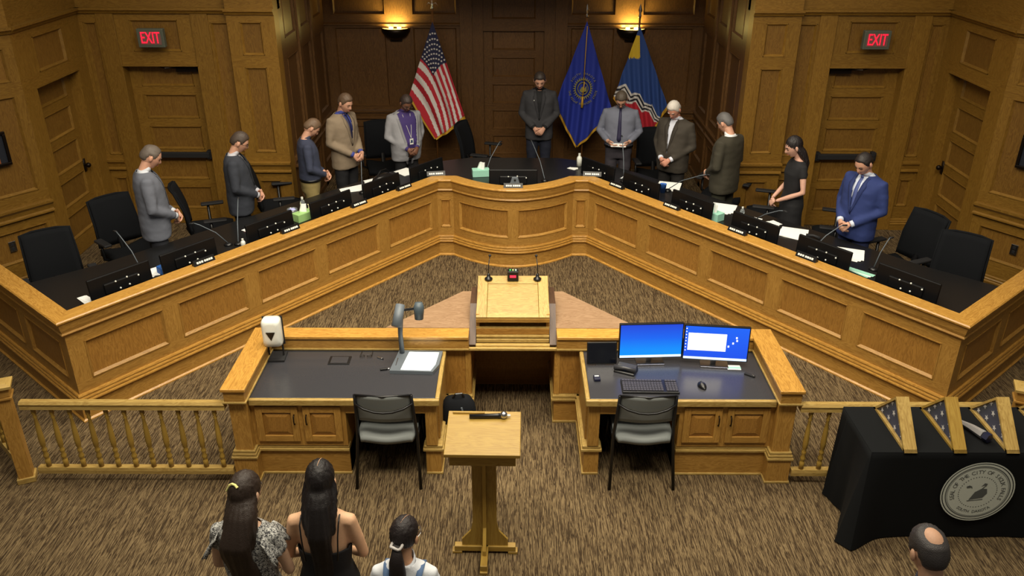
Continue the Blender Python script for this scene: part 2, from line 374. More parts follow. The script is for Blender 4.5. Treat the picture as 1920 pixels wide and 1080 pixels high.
for s, sn in ((-1, 'left'), (1, 'right')):
    W = sempty('wall_back_'+sn, 'panelled oak wall with a recessed exit door')
    fm = MB()
    pan(s, W, WB, 0, .22, PZ, 2.97, [(.53, .89, [(.05, .19)]), (1.2, 2.83, [(.05, .20)])], WALLF, WALLP, fmb=fm)
    pan(s, W, WB, 1.55, 1.80, PZ, 2.97, [(.53, .89, [(.03, .22)][:0] or [(1.58, 1.77)]), (1.2, 2.83, [(1.57, 1.78)])], WALLF, WALLP, fmb=fm)
    pan(s, W, WB, .43, 1.345, 2.33, 2.97, [(2.49, 2.86, [(.60, 1.18)])], WALLF, WALLP, fmb=fm)
    fm.build('frame', WALLF, W)
    cm = MB()
    swp(s, cm, rect(-.2, .02, PZ, 2.97), WB, .22, .43, grain='v'); swp(s, cm, rect(-.2, .02, PZ, 2.97), WB, 1.345, 1.55, grain='v')
    swp(s, cm, rect(-.2, -.04, 2.33, 2.97), WB, .43, 1.345)
    cm.build('door_casing', WALLF, W, bevel=.004)
    mm = MB()
    for a, b in ((0, .22), (1.55, 1.80)):
        for pr in (RAIL, BASE, PLINTH): swp(s, mm, pr, WB, a, b)
    swp(s, mm, off(CROWN, .01), WB, 0, 1.80); swp(s, mm, rect(-.02, .03, 2.315, 2.335), WB, .42, 1.355)
    mm.build('molding', WALLF, W)
    um = MB(); swp(s, um, rect(-.2, 0, 2.97, 3.7), WB, 0, 1.80); swp(s, um, rect(-.2, .1, 2.97, 3.7), WB, 1.8, 2.37); um.build('upper_wall', WALLF, W)
    # pilaster
    pil = [(-5.2, 10.33), (-2.83, 10.33)]; PW = MB()
    pan(s, W, pil, 1.80, 2.37, PZ, 2.97, [(.53, .89, [(1.95, 2.21)]), (1.265, 2.32, [(1.95, 2.21)]), (2.465, 2.85, [(1.95, 2.21)])], WALLF, WALLP, fmb=PW, t=.2)
    for pr in (RAIL, BASE, PLINTH, CROWN): swp(s, PW, pr, [(-5.2, 10.33), (-2.83, 10.33)], 1.79, 2.38)
    PW.build('pilaster', WALLF, W)
    D = door_leaf('door_'+('1' if s < 0 else '2'), s, WB, .43, 1.345, -.14, drows(.43, 1.345), 'panelled oak exit door with a black push bar, below the %s sign' % sn)
    b = MB(); cx = s*-1*(-4.28) if s > 0 else -4.28
    b.box((cx, 10.43+.14-.06, 1.17), (.74, .05, .07)); b.box((cx-.36, 10.43+.11, 1.17), (.06, .08, .11)); b.box((cx+.36, 10.43+.11, 1.17), (.06, .08, .11))
    b.build('push_bar', BLACKM, D, bevel=.006)
    b = MB(); b.box((cx-s*.25, 10.43+.10, 2.26), (.26, .06, .06)); b.tube([(cx-s*.2, 10.5, 2.285), (cx-s*.02, 10.42, 2.29), (cx-s*-.1, 10.5, 2.3)], .009, 6); b.build('door_closer', DKMET, D)
    # side wall with its door
    S = sempty('wall_side_'+sn, 'short oak side wall with a recessed door'); fm = MB()
    pan(s, S, WS, 0, 1.48, 2.33, 2.97, [(2.465, 2.84, [(.39, 1.03)])], WALLF, WALLP, fmb=fm)
    swp(s, fm, rect(-.2, 0, PZ, 2.33), WS, 0, .26, grain='v'); swp(s, fm, rect(-.2, 0, PZ, 2.33), WS, 1.22, 1.48, grain='v')
    swp(s, fm, rect(-.2, -.04, 2.33, 2.97), WS, .26, 1.22)
    fm.build('frame', WALLF, S)
    mm = MB(); swp(s, mm, CROWN, WS); swp(s, mm, rect(-.02, .012, 2.315, 2.335), WS, .25, 1.23); swp(s, mm, rect(-.2, 0, 2.97, 3.7), WS); mm.build('molding', WALLF, S)
    D = door_leaf('door_'+('3' if s < 0 else '4'), s, WS, .26, 1.22, -.13, drows(.26, 1.22), 'panelled oak door set back in the short %s side wall' % sn)
    b = MB(); kx = (5.2+.13-.05)*s; b.ball((kx, 10.07, 1.17), .032, 12); b.tube([(kx+s*.05, 10.07, 1.17), (kx, 10.07, 1.17)], .014, 8); b.box((kx+s*.045, 10.07, 1.17), (.01, .05, .16)); b.build('knob', DKMET, D, smooth=True)
    # outer splayed wall
    O = sempty('wall_'+sn, 'splayed oak wall with wainscot and a framed picture'); fm = MB()
    cols = lambda: [(3-1.35, 3-.1), (3-2.8, 3-1.55)]
    pan(s, O, WO, 0, 3, PZ, 2.97, [(.53, .89, sorted(cols())), (1.275, 2.31, sorted(cols())), (2.46, 2.8, sorted(cols()))], WALLF, WALLP, fmb=fm)
    fm.build('frame', WALLF, O)
    mm = MB()
    for pr in (RAIL, BASE, PLINTH, CROWN): swp(s, mm, pr, WO)
    swp(s, mm, [(0, 3.12), (.05, 3.13), (.09, 3.2), (.09, 3.22), (0, 3.24)], WO, 0, 2.6)
    mm.build('molding', WALLF, O); um = MB(); swp(s, um, rect(-.2, 0, 2.97, 3.9), WO); um.build('upper_wall', WALLF, O)
    # alcove side
    A = sempty('wall_alcove_'+sn, 'shade-darkened oak side wall of the alcove'); fm = MB(); WA = [(-2.83, 10.53), (-2.83, 13.0)]
    pan(s, A, WA, 0, 2.47, PZ, 3.6, [(.5, .89, [(.2, .75), (.98, 1.5), (1.75, 2.3)]), (1.25, 2.36, [(.2, .75), (.98, 1.5), (1.75, 2.3)]), (2.6, 3.3, [(.2, .75), (.98, 1.5), (1.75, 2.3)])], SHADEF, SHADEF, fmb=fm)
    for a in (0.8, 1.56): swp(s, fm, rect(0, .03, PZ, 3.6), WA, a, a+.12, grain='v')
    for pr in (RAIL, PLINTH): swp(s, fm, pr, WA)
    fm.build('frame', SHADEF, A)
B = sempty('wall_back', 'shade-darkened oak back wall of the alcove with two sconces'); fm = MB(); WK = [(-2.83, 13.0), (2.83, 13.0)]
for s in (-1, 1):
    c2 = [(.15, .92), (1.32, 1.98)]
    pan(s, B, WK, 0, 2.03, PZ, 3.6, [(.5, .89, c2), (1.2, 2.38, c2), (2.56, 3.4, c2)], SHADEF, SHADEF, fmb=fm)
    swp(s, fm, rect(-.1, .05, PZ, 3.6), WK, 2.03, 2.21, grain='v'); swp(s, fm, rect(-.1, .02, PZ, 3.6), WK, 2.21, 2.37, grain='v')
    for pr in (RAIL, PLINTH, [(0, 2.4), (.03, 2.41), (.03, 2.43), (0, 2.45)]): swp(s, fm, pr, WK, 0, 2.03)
pan(-1, B, WK, 2.37, 3.29, 2.33, 3.6, [(2.5, 3.1, [(2.5, 3.16)])], SHADEF, SHADEF, fmb=fm)
fm.build('frame', SHADEF, B)
D = sempty('door_5', 'shade-darkened oak panelled door in the middle of the alcove')
panelled(D, WK, 2.37, 3.29, PZ+.005, 2.33, drows(2.37, 3.29), SHADEF, SHADEF, d=-.06, rec=.018, t=.045, frame='door_frame', pname='door_panel')
mb = MB(); mb.box((0, 11.75, 3.65), (5.9, 2.9, .1)); struct(mb.build('ceiling', mat('plaster_mauve', (120, 105, 125), .9)), 'plaster ceiling of the alcove')

# ------------------------------------------------------------------ council dais
arc = [(-.753+1.506*i/20, 10.01-.375*(1-((-.753+1.506*i/20)/.753)**2)) for i in range(21)]
arc = [(x, 10.01-.375*(.92*(1-(x/.753)**2)+.08*math.cos(math.pi/2*x/.753)**2)) for x, y in arc]
DP = [(-6.12, 8.27), (-3.832, 6.28), (-.954, 10.01)] + arc + [(.954, 10.01), (3.832, 6.28), (6.12, 8.27)]
L0 = plen(DP[:2]); L1 = L0+plen(DP[1:3]); L2 = L1+.201; LB = plen(arc); LT = plen(DP)
us = [(L0-.9, L0-.15), (L0-1.8, L0-1.07), (L0-2.75, L0-1.98)] + [(L0+a, L0+b) for a, b in ((.148, .905), (1.065, 1.82), (1.98, 2.745), (2.89, 3.69), (3.85, 4.605))] + [(L1+.035, L2-.035)]
us += [(LT-b, LT-a) for a, b in us] + [(L2+.10, L2+LB/2-.055), (L2+LB/2+.055, L2+LB-.10)]
DA = thing('council_dais', 'long V-shaped oak council dais front with sunk panels and a bowed centre', 'dais')
fm = panelled(DA, DP, 0, LT, .27, .885, [(.385, .755, sorted(us))], OAK, OAKP, rec=.02, t=.05, fmb=MB())
fm.build('frame', OAK, DA)
b = MB(); b.sweep(rect(-.08, -.04, 0, .88), DP); b.build('backing', BLACKM, DA)
b = MB(); b.sweep([(-.11, 1.0), (.045, 1.0), (.058, 1.006), (.06, 1.02), (.05, 1.03), (-.11, 1.03)], DP); b.build('top_cap', OAKT, DA)
b = MB(); b.sweep([(-.08, .90), (.02, .90), (.03, .93), (.04, .985), (.04, 1.0), (-.08, 1.0)], DP); b.sweep([(-.02, .87), (.022, .872), (.03, .885), (.022, .90), (-.02, .90)], DP); b.build('cap_band', OAK, DA)
b = MB()
for k, (z, d) in enumerate(((.187, .044), (.216, .034), (.245, .024))): b.sweep([(-.05, z), (d-.012, z), (d, z+.006), (d, z+.016), (d-.006, z+.0285), (-.05, z+.0285)], DP)
b.build('base_molding', OAKT, DA)
b = MB(); b.sweep(rect(-.05, .014, 0, .187), DP); b.build('plinth', OAK, DA)
b = MB(); b.sweep([(0, 0), (.03, 0), (.03, .012), (.014, .024), (0, .024)], DP); b.build('floor_bead', OAKT, DA)
# worktop
def offp(path, d):
    out = []
    for i, p in enumerate(path):
        p = Vector(p); a = (p-Vector(path[i-1])).normalized() if i else None; c = (Vector(path[i+1])-p).normalized() if i < len(path)-1 else None
        a = a or c; c = c or a; n = (Vector((a.y, -a.x))+Vector((c.y, -c.x))).normalized(); k = 1/max(.3, n.dot(Vector((a.y, -a.x))))
        out.append((p.x+n.x*d*k, p.y+n.y*d*k))
    return out
ou = offp(DP[1:-1], -.085)
inn = [(3.46, 7.23), (1.66, 10.53), (1.2, 10.95), (.6, 11.2), (-.6, 11.2), (-1.2, 10.95), (-1.66, 10.53), (-3.46, 7.23)]
inn = [(4.62, 7.16), (4.1, 7.63), (1.62, 10.56), (1.2, 10.95), (.6, 11.2), (-.6, 11.2), (-1.2, 10.95), (-1.62, 10.56), (-4.1, 7.63), (-4.62, 7.16)]
b = MB(); polyfill(b, ou + inn, .895, .93); tag(b.build('worktop', LAMB, bevel=.004), 'black laminate worktop running behind the dais front', 'worktop')

# ------------------------------------------------------------------ clerk desks, counter and podium
def desk(s):
    T = thing('clerk_desk', 'oak clerk desk with a grey top %s of the podium, under the %s' % (('left', 'white dispenser') if s < 0 else ('right', 'two lit monitors')), 'desk', group=None)
    sh = lambda x: x
    b = MB(); bx(b, s, -2.2, -2.06, 5.46, 5.6, .29, .76); bx(b, s, -2.2, -2.06, 5.6, 6.38, 0, .76, grain=1); b.build('side_panel', OAK, T, bevel=.003)
    b = MB(); bx(b, s, -2.225, -2.04, 5.44, 5.62, 0, .225)
    b.build('post_plinth', OAK, T, bevel=.003)
    b = MB()
    for k, (z, e) in enumerate(((.225, .022), (.25, .014), (.275, .006))): bx(b, s, -2.225-e+.01, -2.04+e-.01, 5.44-e+.01, 5.62, z, z+.022)
    q_ = MB(); bx(q_, s, -2.235, -2.03, 5.43, 5.62, 0, .02); q_.build('post_shoe', OAKL, T, bevel=.004)
    b.build('post_molding', OAKL, T, bevel=.004)
    # raised ledge
    b = MB(); bx(b, s, -2.23, -2.04, 5.41, 6.40, .865, .892, grain=1); b.build('ledge_cap', OAKT, T, bevel=.005)
    b = MB(); bx(b, s, -2.04, -.376, 6.235, 6.40, .865, .892); b.build('ledge_cap', OAKT, T, bevel=.005)
    b = MB(); bx(b, s, -2.215, -2.055, 5.425, 6.38, .775, .865, grain=1); bx(b, s, -2.055, -.376, 6.25, 6.38, .775, .865); b.build('ledge_band', OAK, T, bevel=.003)
    b = MB(); bx(b, s, -2.225, -2.045, 5.415, 6.385, .757, .775, grain=1); bx(b, s, -2.045, -.376, 6.24, 6.385, .757, .775); b.build('ledge_molding', OAKL, T, bevel=.004)
    b = MB(); bx(b, s, -2.06, -.60, 6.30, 6.38, 0, .757); b.build('back_panel', OAKP, T)
    # desktop
    b = MB(); bx(b, s, -2.055, -.605, 5.52, 6.25, .72, .751); b.build('desktop', LAMG, T, bevel=.002)
    b = MB(); bx(b, s, -2.055, -.57, 5.485, 5.52, .695, .752); bx(b, s, -.605, -.57, 5.52, 6.25, .695, .752, grain=1); b.build('desktop_edge', OAKL, T, bevel=.008)
    # cabinet
    b = MB(); bx(b, s, -2.06, -2.02, 5.53, 5.56, .29, .695, grain=2); bx(b, s, -1.70, -1.64, 5.53, 5.56, .29, .665, grain=2); bx(b, s, -1.355, -1.316, 5.53, 5.56, .29, .695, grain=2)
    bx(b, s, -2.02, -1.355, 5.532, 5.56, .665, .695); bx(b, s, -2.02, -1.70, 5.53, 5.56, .29, .345); bx(b, s, -1.64, -1.355, 5.53, 5.56, .29, .345); bx(b, s, -1.34, -1.316, 5.56, 6.25, 0, .70, grain=1); b.build('cabinet_frame', OAK, T, bevel=.002)
    b = MB(); bx(b, s, -1.316, -.69, 5.53, 5.56, .60, .695); b.build('apron', OAK, T, bevel=.002)
    for (x0, x1, hs) in ((-2.025, -1.69, 1), (-1.65, -1.35, -1)):
        d = MB(); bx(d, s, x0, x0+.055, 5.512, 5.532, .34, .668, grain=2); bx(d, s, x1-.055, x1, 5.512, 5.532, .34, .668, grain=2); bx(d, s, x0+.055, x1-.055, 5.512, 5.532, .34, .395); bx(d, s, x0+.055, x1-.055, 5.512, 5.532, .613, .668)
        dd = d.build('door', OAK, T, bevel=.003)
        q = MB(); sx = s*-1 if s > 0 else 1
        X0, X1 = sorted(((x0+.055)*(1 if s < 0 else -1), (x1-.055)*(1 if s < 0 else -1))); zz0, zz1 = .395, .613
        o_ = [(X0, 5.528, zz0), (X1, 5.528, zz0), (X1, 5.528, zz1), (X0, 5.528, zz1)]; i_ = [(X0+.04, 5.514, zz0+.04), (X1-.04, 5.514, zz0+.04), (X1-.04, 5.514, zz1-.04), (X0+.04, 5.514, zz1-.04)]
        q.add(o_+i_, [(0, 1, 5, 4), (1, 2, 6, 5), (2, 3, 7, 6), (3, 0, 4, 7), (4, 5, 6, 7)], [[(zz0, 0), (zz0, .3), (.05, .3), (.05, 0)]]*4+[[(zz0, 0), (zz0, .25), (zz1, .25), (zz1, 0)]])
        q.build('door_panel', OAKP, dd)
        h = MB(); hx = (x1-.028 if hs > 0 else x0+.028)*(1 if s < 0 else -1); h.tube([(hx, 5.51, .60), (hx, 5.487, .59), (hx, 5.483, .555), (hx, 5.487, .52), (hx, 5.51, .51)], .005, 8); h.build('handle', DKMET, dd, smooth=True)
    b = MB(); bx(b, s, -2.045, -1.316, 5.545, 6.28, 0, .235); b.build('plinth', OAK, T, bevel=.003)
    b = MB()
    for k, (z, e) in enumerate(((.235, .02), (.262, .01))): bx(b, s, -2.045, -1.316+.004, 5.545-e, 5.6, z, z+.024)
    bx(b, s, -2.045, -1.31, 5.535, 5.56, 0, .02)
    b.build('plinth_molding', OAKL, T, bevel=.004)
    # inner end panel
    b = MB(); bx(b, s, -.69, -.60, 5.53, 5.63, .29, .695, grain=2); bx(b, s, -.62, -.585, 5.63, 6.3, .29, .695, grain=1); b.build('end_panel', OAK, T, bevel=.003)
    b = MB(); bx(b, s, -.70, -.578, 5.545, 5.64, 0, .235, grain=2); bx(b, s, -.63, -.575, 5.64, 6.3, 0, .235, grain=1); b.build('end_plinth', OAK, T, bevel=.003)
    b = MB()
    for (z, e) in ((.235, .02), (.262, .01)): bx(b, s, -.70-e, -.572+e, 5.545-e, 5.65, z, z+.024); bx(b, s, -.63, -.572+e, 5.65, 6.3, z, z+.024, grain=1)
    bx(b, s, -.70, -.565, 5.535, 6.3, 0, .02, grain=1)
    b.build('end_molding', OAKL, T, bevel=.004)
    b = MB(); bx(b, s, -1.316, -.62, 6.18, 6.2, .02, .695); b.build('modesty_panel', BLACKM, T)
    return T
desk(-1); desk(1)
T = thing('speaker_podium', 'built-in oak podium with a sloping reading board between the two desks', 'podium')
def counter(o, z0, z1, name, m, bev=0):
    b = MB(); polyfill(b, [(-1.1+o, 6.402), (-.376, 6.402), (-.376, 6.905), (-.376, 7.12-o), (-.47+o*.4, 7.12-o)][::-1], z0, z1)
    polyfill(b, [(1.1-o, 6.402), (.376, 6.402), (.376, 6.905), (.376, 7.12-o), (.47-o*.4, 7.12-o)], z0, z1)
    polyfill(b, [(-.376, 6.905), (.376, 6.905), (.376, 7.12-o), (-.376, 7.12-o)], z0, z1); b.build(name, m, T, bevel=bev)
counter(0, .862, .893, 'counter_top', OAKPK); counter(.06, .004, .862, 'counter_body', OAKP)
for s in (-1, 1):
    b = MB(); bx(b, s, -.605, -.36, 6.30, 6.93, .29, .76, grain=2); b.build('pier', OAKP, T)
    b = MB(); bx(b, s, -.41, -.365, 6.292, 6.32, .29, .757, grain=2); b.build('pier_stile', OAK, T)
    b = MB(); bx(b, s, -.585, -.365, 6.28, 6.93, 0, .235); b.build('pier_plinth', OAK, T)
    b = MB()
    for (z, e) in ((.235, .026), (.262, .014)): bx(b, s, -.60, -.365+e, 6.28-e, 6.93, z, z+.024)
    bx(b, s, -.58, -.355, 6.265, 6.93, 0, .02); b.build('pier_molding', OAKL, T, bevel=.004)
    # cheeks: slanted sides of the podium box
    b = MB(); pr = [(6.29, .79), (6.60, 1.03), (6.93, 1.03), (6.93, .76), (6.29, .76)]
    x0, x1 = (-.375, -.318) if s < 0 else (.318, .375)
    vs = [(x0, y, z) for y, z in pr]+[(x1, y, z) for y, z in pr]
    b.add(vs, [(0, 1, 2, 3, 4), (9, 8, 7, 6, 5)]+[(i, (i+1) % 5, 5+(i+1) % 5, 5+i) for i in range(5)], [[(0, 0)]*5]*2+[[(0, 0), (.3, 0), (.3, .05), (0, .05)]]*5); b.build('cheek', OAKSH, T)
b = MB(); b.box((0, 6.93, .4), (.74, .05, .8)); b.build('recess_back', OAKP, T)
b = MB(); b.box((0, 6.60, .755), (.76, .62, .02)); b.build('shelf', OAK, T)
b = MB(); b.box((0, 6.29, .755), (.77, .05, .026)); b.box((0, 6.31, .775), (.745, .04, .02)); b.build('front_molding', OAKL, T, bevel=.005)
b = MB(); b.box((0, 6.35, .80), (.63, .03, .035)); b.box((0, 6.36, .835), (.63, .03, .02)); b.build('step_molding', OAKL, T, bevel=.005)
b = MB(); b.box((0, 6.385, .872), (.63, .025, .055)); b.build('drawer_front', OAKP, T, bevel=.003)
b = MB(); b.box((0, 6.50, .905), (.63, .24, .012)); b.build('drawer_shelf', OAKL, T)
b = MB(); b.box((0, 6.62, .955), (.63, .02, .1)); b.build('shelf_back', OAKP, T)
b = MB(); b.box((-.302, 6.65, .95), (.03, .52, .16)); b.box((.302, 6.65, .95), (.03, .52, .16)); b.box((0, 6.9, .96), (.6, .03, .2)); b.build('podium_box', OAK, T)
sl = math.atan2(.13, .56); ln = math.hypot(.13, .56)
def onb(x, t, h, o_=0): # point on the sloping board: t 0..1 from the front
    return Vector((x, 6.36+.56*t-math.sin(sl)*h, 1.02+.13*t+math.cos(sl)*h))
def bslab(name, x0, x1, t0, t1, m, grain, bev=.003, h=0):
    b = MB(); c = onb((x0+x1)/2, (t0+t1)/2, -.014+h)
    M = Matrix.Translation(c) @ Matrix.Rotation(sl, 4, 'X'); b.box((0, 0, 0), (x1-x0, ln*(t1-t0), .028), M=M, grain=grain); return b.build(name, m, T, bevel=bev)
bslab('reading_board', -.223, .223, .10, .80, OAKL, 0, .004, -.003); bslab('board_edge', -.315, -.225, 0, 1, OAKL, 1); bslab('board_edge', .225, .315, 0, 1, OAKL, 1)
bslab('board_edge', -.224, .224, .803, 1, OAKL, 0); bslab('board_edge', -.224, .224, 0, .098, OAKL, 0)
b = MB(); c = onb(0, 0, -.035); b.box((c.x, c.y-.003, c.z), (.63, .02, .03)); b.build('board_lip', OAK, T)

# ------------------------------------------------------------------ signs, sconces, wall things
def exit_sign(x, group):
    T = thing('exit_sign', 'grey metal %s sign with red letters over the %s door' % ('exit', 'left' if x < 0 else 'right'), 'sign', (x, 10.31, 2.67))
    b = MB(); b.box((0, 0, 0), (.315, .07, .215)); b.build('housing', mat('grey_aluminium', (98, 104, 92), .5, .4), T, bevel=.006)
    b = MB(); b.box((0, -.037, 0), (.25, .004, .15)); b.build('face', mat('sign_face', (120, 84, 80), .5), T)
    b = MB(); text_into(b, 'EXIT', .19, Matrix.Translation((0, -.042, .0)) @ Matrix.Rotation(R(90), 4, 'X') @ Matrix.Scale(.60, 4, (1, 0, 0)), REDL, .003); 
    b.build('lettering', REDL, T)
    return T
exit_sign(-4.31, 'exit signs'); exit_sign(4.31, 'exit signs')
def sconce(x, label):
    T = thing('wall_sconce', label, 'lamp', (x, 12.99, 2.38))
    b = MB(); pr = [(.02, -.17), (.10, -.165), (.17, -.12), (.21, -.06), (.22, .0), (.205, .0), (.195, -.05), (.15, -.11), (.08, -.15), (.0, -.15)]
    b.lathe(pr, n=20, M=Matrix.Rotation(math.pi, 4, 'Z'), arc=.5); b.build('bowl', DKMET, T, smooth=True)
    b = MB(); b.box((0, -.01, -.1), (.18, .03, .2)); b.build('wall_plate', DKMET, T, bevel=.004)
    b = MB(); b.tube([(-.06, -.08, -.07), (-.06, -.08, .02)], [.028, .03], 10, flat=1); b.build('bulb', mat('bulb_glow', (255, 220, 130), .5, emit=(255, 205, 95), es=14), T, smooth=True)
    b = MB(); b.tube([(.06, -.08, -.07), (.06, -.08, .02)], [.028, .03], 10, flat=1); b.build('bulb', MC['bulb_glow'], T, smooth=True)
    b = MB(); b.add([(.20*math.cos(math.pi+math.pi*i/16), .20*math.sin(math.pi+math.pi*i/16), -.012) for i in range(17)], [tuple(range(17))]); b.build('diffuser', mat('diffuser_glow', (255, 225, 130), .5, emit=(255, 214, 110), es=3.2), T)
    l = bpy.data.lights.new('lamp_light', 'AREA'); l.shape = 'RECTANGLE'; l.size = .26; l.size_y = .1; l.energy = 30; l.color = (1.0, .80, .24)
    o = bpy.data.objects.new('lamp_light', l); COL.objects.link(o); o.location = (x, 12.90, 2.385); o.rotation_euler = (R(180), 0, 0)
sconce(-1.76, 'dark half-bowl sconce glowing above, left of the stars and stripes flag'); sconce(1.75, 'dark half-bowl sconce glowing above, behind the right-hand flags')
du = Vector((.59, .81)); 
def on_wall(s, dist, z, d=.0):
    p = Vector((-5.2, 8.95)) - du.normalized()*dist + Vector((.81, -.59)).normalized()*d
    return (p.x if s < 0 else -p.x, p.y, z), (math.atan2(.81, .59) if s < 0 else -math.atan2(.81, .59))
for s in (-1, 1):
    loc, rz = on_wall(s, .56, 1.80, .0)
    T = thing('framed_picture', 'dark framed picture hanging on the %s splayed wall' % ('left' if s < 0 else 'right'), 'picture', loc, rz)
    b = MB(); 
    for c, d in (((0, -.012, .165), (.5, .03, .03)), ((0, -.012, -.165), (.5, .03, .03)), ((-.235, -.012, 0), (.03, .03, .3)), ((.235, -.012, 0), (.03, .03, .3))): b.box(c, d)
    b.build('picture_frame', DKMET, T, bevel=.004)
    b = MB(); b.grid(lambda u, v: ((u-.5)*.44, -.004, (v-.5)*.3), 12, 8, mf=lambda u, v: mat('print_dark', (30, 34, 44), .5) if v > .35 or abs(u-.5) > .3 else mat('print_warm', (140, 80, 40), .5)); b.build('print', None, T)
    loc, rz = on_wall(s, .52, .725, -.015)
    T = thing('wall_outlet', 'grey outlet plate in the wainscot of the %s wall' % ('left' if s < 0 else 'right'), 'outlet', loc, rz)
    b = MB(); b.box((0, -.006, 0), (.075, .01, .12)); b.build('plate', SILVER, T, bevel=.003); b = MB(); b.box((0, -.012, .025), (.03, .004, .03)); b.build('socket', BLACKM, T); b = MB(); b.box((0, -.012, -.025), (.03, .004, .03)); b.build('socket', BLACKM, T)
loc, rz = on_wall(1, .70, 1.42, 0); T = thing('wall_notice', 'small white notice on the right splayed wall', 'notice', loc, rz); b = MB(); b.box((0, -.004, 0), (.14, .004, .16)); b.build('sheet', PAPER, T); b = MB(); b.box((0, -.008, .03), (.1, .002, .03)); b.build('print', REDC, T)
loc, rz = on_wall(-1, .66, 1.40, 0); T = thing('wall_switch', 'small dark control plate on the left splayed wall', 'switch', loc, rz); b = MB(); b.box((0, -.01, 0), (.09, .02, .13)); b.build('plate', BLACKM, T, bevel=.004); b = MB(); b.box((0, -.024, .02), (.03, .01, .04)); b.build('toggle', WHITEP, T)

# ------------------------------------------------------------------ flags
def star_pts(c, r, a0=90, k=.42):
    return [(c[0]+(r if i % 2 == 0 else r*k)*math.cos(R(a0+36*i)), c[1]+(r if i % 2 == 0 else r*k)*math.sin(R(a0+36*i))) for i in range(10)]
def flag(name, label, px, py, corners, colf, fold, finial, extra=None, poletop=2.86, bulge=0.05, fly='gold'):
    T = thing(name, label, 'flag', (px, py, PZ))
    poletop = 2.70 if finial == 'eagle' else 2.60
    b = MB(); b.tube([(0, 0, .04), (0, 0, poletop-PZ)], .014, 10); b.build('pole', mat('brown_pole', (110, 72, 36), .4), T, smooth=True)
    b = MB(); b.lathe([(.0, 0), (.15, 0), (.15, .02), (.06, .05), (.02, .08), (.014, .1)], n=18); b.build('stand', GOLD, T, smooth=True)
    b = MB()
    if finial == 'eagle':
        b.ball((0, 0, poletop-PZ+.03), .025, 10); b.tube([(0, 0, poletop-PZ+.03), (0, -.01, poletop-PZ+.10)], [.02, .012], 8)
        for s in (-1, 1): b.tube([(0, 0, poletop-PZ+.07), (s*.05, -.01, poletop-PZ+.1), (s*.09, -.01, poletop-PZ+.05)], [.016, .014, .004], 6, flat=.4)
        b.ball((0, -.02, poletop-PZ+.12), .016, 8)
    else:
        b.lathe([(.0, 0), (.018, .0), (.022, .03), (.012, .06), (.03, .1), (.0, .2)], c=(0, 0, poletop-PZ), n=10)
    b.build('finial', CHROME, T, smooth=True)
    A, Rr_, B_, L_ = [Vector((x-px, 0, z-PZ)) for x, z in corners]
    def P(s, t, dy=0):
        p = A*(1-s)*(1-t) + Rr_*s*(1-t) + B_*s*t + L_*(1-s)*t
        return Vector((p.x + bulge*math.sin(math.pi*t)*0, -.05 - .05*min(1, s+t) + fold(s, t) + dy, p.z - .02*math.sin(math.pi*s*t)))
    b = MB(); NU, NV = 80, 78; b.grid(lambda s, t: P(s, t), NU, NV, mf=colf); fo = b.build('cloth', None, T, smooth=True)
    sm = fo.modifiers.new('thickness', 'SOLIDIFY'); sm.thickness = .004
    b = MB()
    for (f0, f1) in (((1, 0), (1, 1)), ((0, 1), (1, 1))):
        n = 40; 
        for i in range(n):
            s0, t0 = f0[0]+(f1[0]-f0[0])*i/n, f0[1]+(f1[1]-f0[1])*i/n; s1, t1 = f0[0]+(f1[0]-f0[0])*(i+1)/n, f0[1]+(f1[1]-f0[1])*(i+1)/n
            g = .028
            p0, p1 = P(s0, t0), P(s1, t1); c = (A+Rr_+B_+L_)/4
            q0 = P(s0+(g*1.3 if f0[0] == 1 and f1[0] == 1 else 0), t0+(g*1.3 if f0[1] == 1 and f1[1] == 1 else 0)); q1 = P(s1+(g*1.3 if f0[0] == 1 and f1[0] == 1 else 0), t1+(g*1.3 if f0[1] == 1 and f1[1] == 1 else 0))
            b.add([p0, p1, q1, q0], [(0, 1, 2, 3)])
    b.build('fringe', GOLD, T)
    if extra: extra(T, P)
    return T
RED = mat('flag_red', (170, 28, 44), .8); WHT = mat('flag_white', (205, 200, 196), .8); NVY = mat('flag_navy', (26, 28, 62), .8)
FBL = mat('flag_royal_blue', (28, 46, 146), .8); FB2 = mat('flag_blue', (36, 66, 130), .8); FYL = mat('flag_yellow', (205, 170, 40), .8); FBK = mat('flag_black', (20, 22, 36), .8)
def uwarp(s, t): k = 2.1*s*(1-s)*t*(1-t); return s+k, t+k
def usf(s, t):
    s, t = uwarp(s, t)
    if s < .43 and t < 6.6/13: return NVY
    return RED if int(t*13) % 2 == 0 else WHT
def us_stars(T, P):
    for r in range(9):
        for c in range(6 if r % 2 == 0 else 5):
            s1 = .43*((c+.5)/6 if r % 2 == 0 else (c+1)/6); t1 = 6.6/13*(r+.7)/9.5; s, t = s1, t1
            for _ in range(40): q_ = uwarp(s, t); s += .5*(s1-q_[0]); t += .5*(t1-q_[1])
            if s+t < .07: continue
            b = MB(); c0 = P(s, t, -.012); b.add([c0]+[(c0.x+x, c0.y, c0.z+z) for x, z in star_pts((0, 0), .0185)], [(0, i+1, (i+1) % 10+1) for i in range(10)])
            b.build('star', WHT, T)
flag('national_flag', 'flag with stars and red and white stripes hanging from a pole with an eagle finial', -1.16, 12.5,
     [(-1.16, 2.55), (-.73, 1.20), (-1.17, .86), (-1.53, 1.52)], usf, lambda s, t: .03*math.sin(t*17)*min(1, 2*s+t), 'eagle', us_stars)
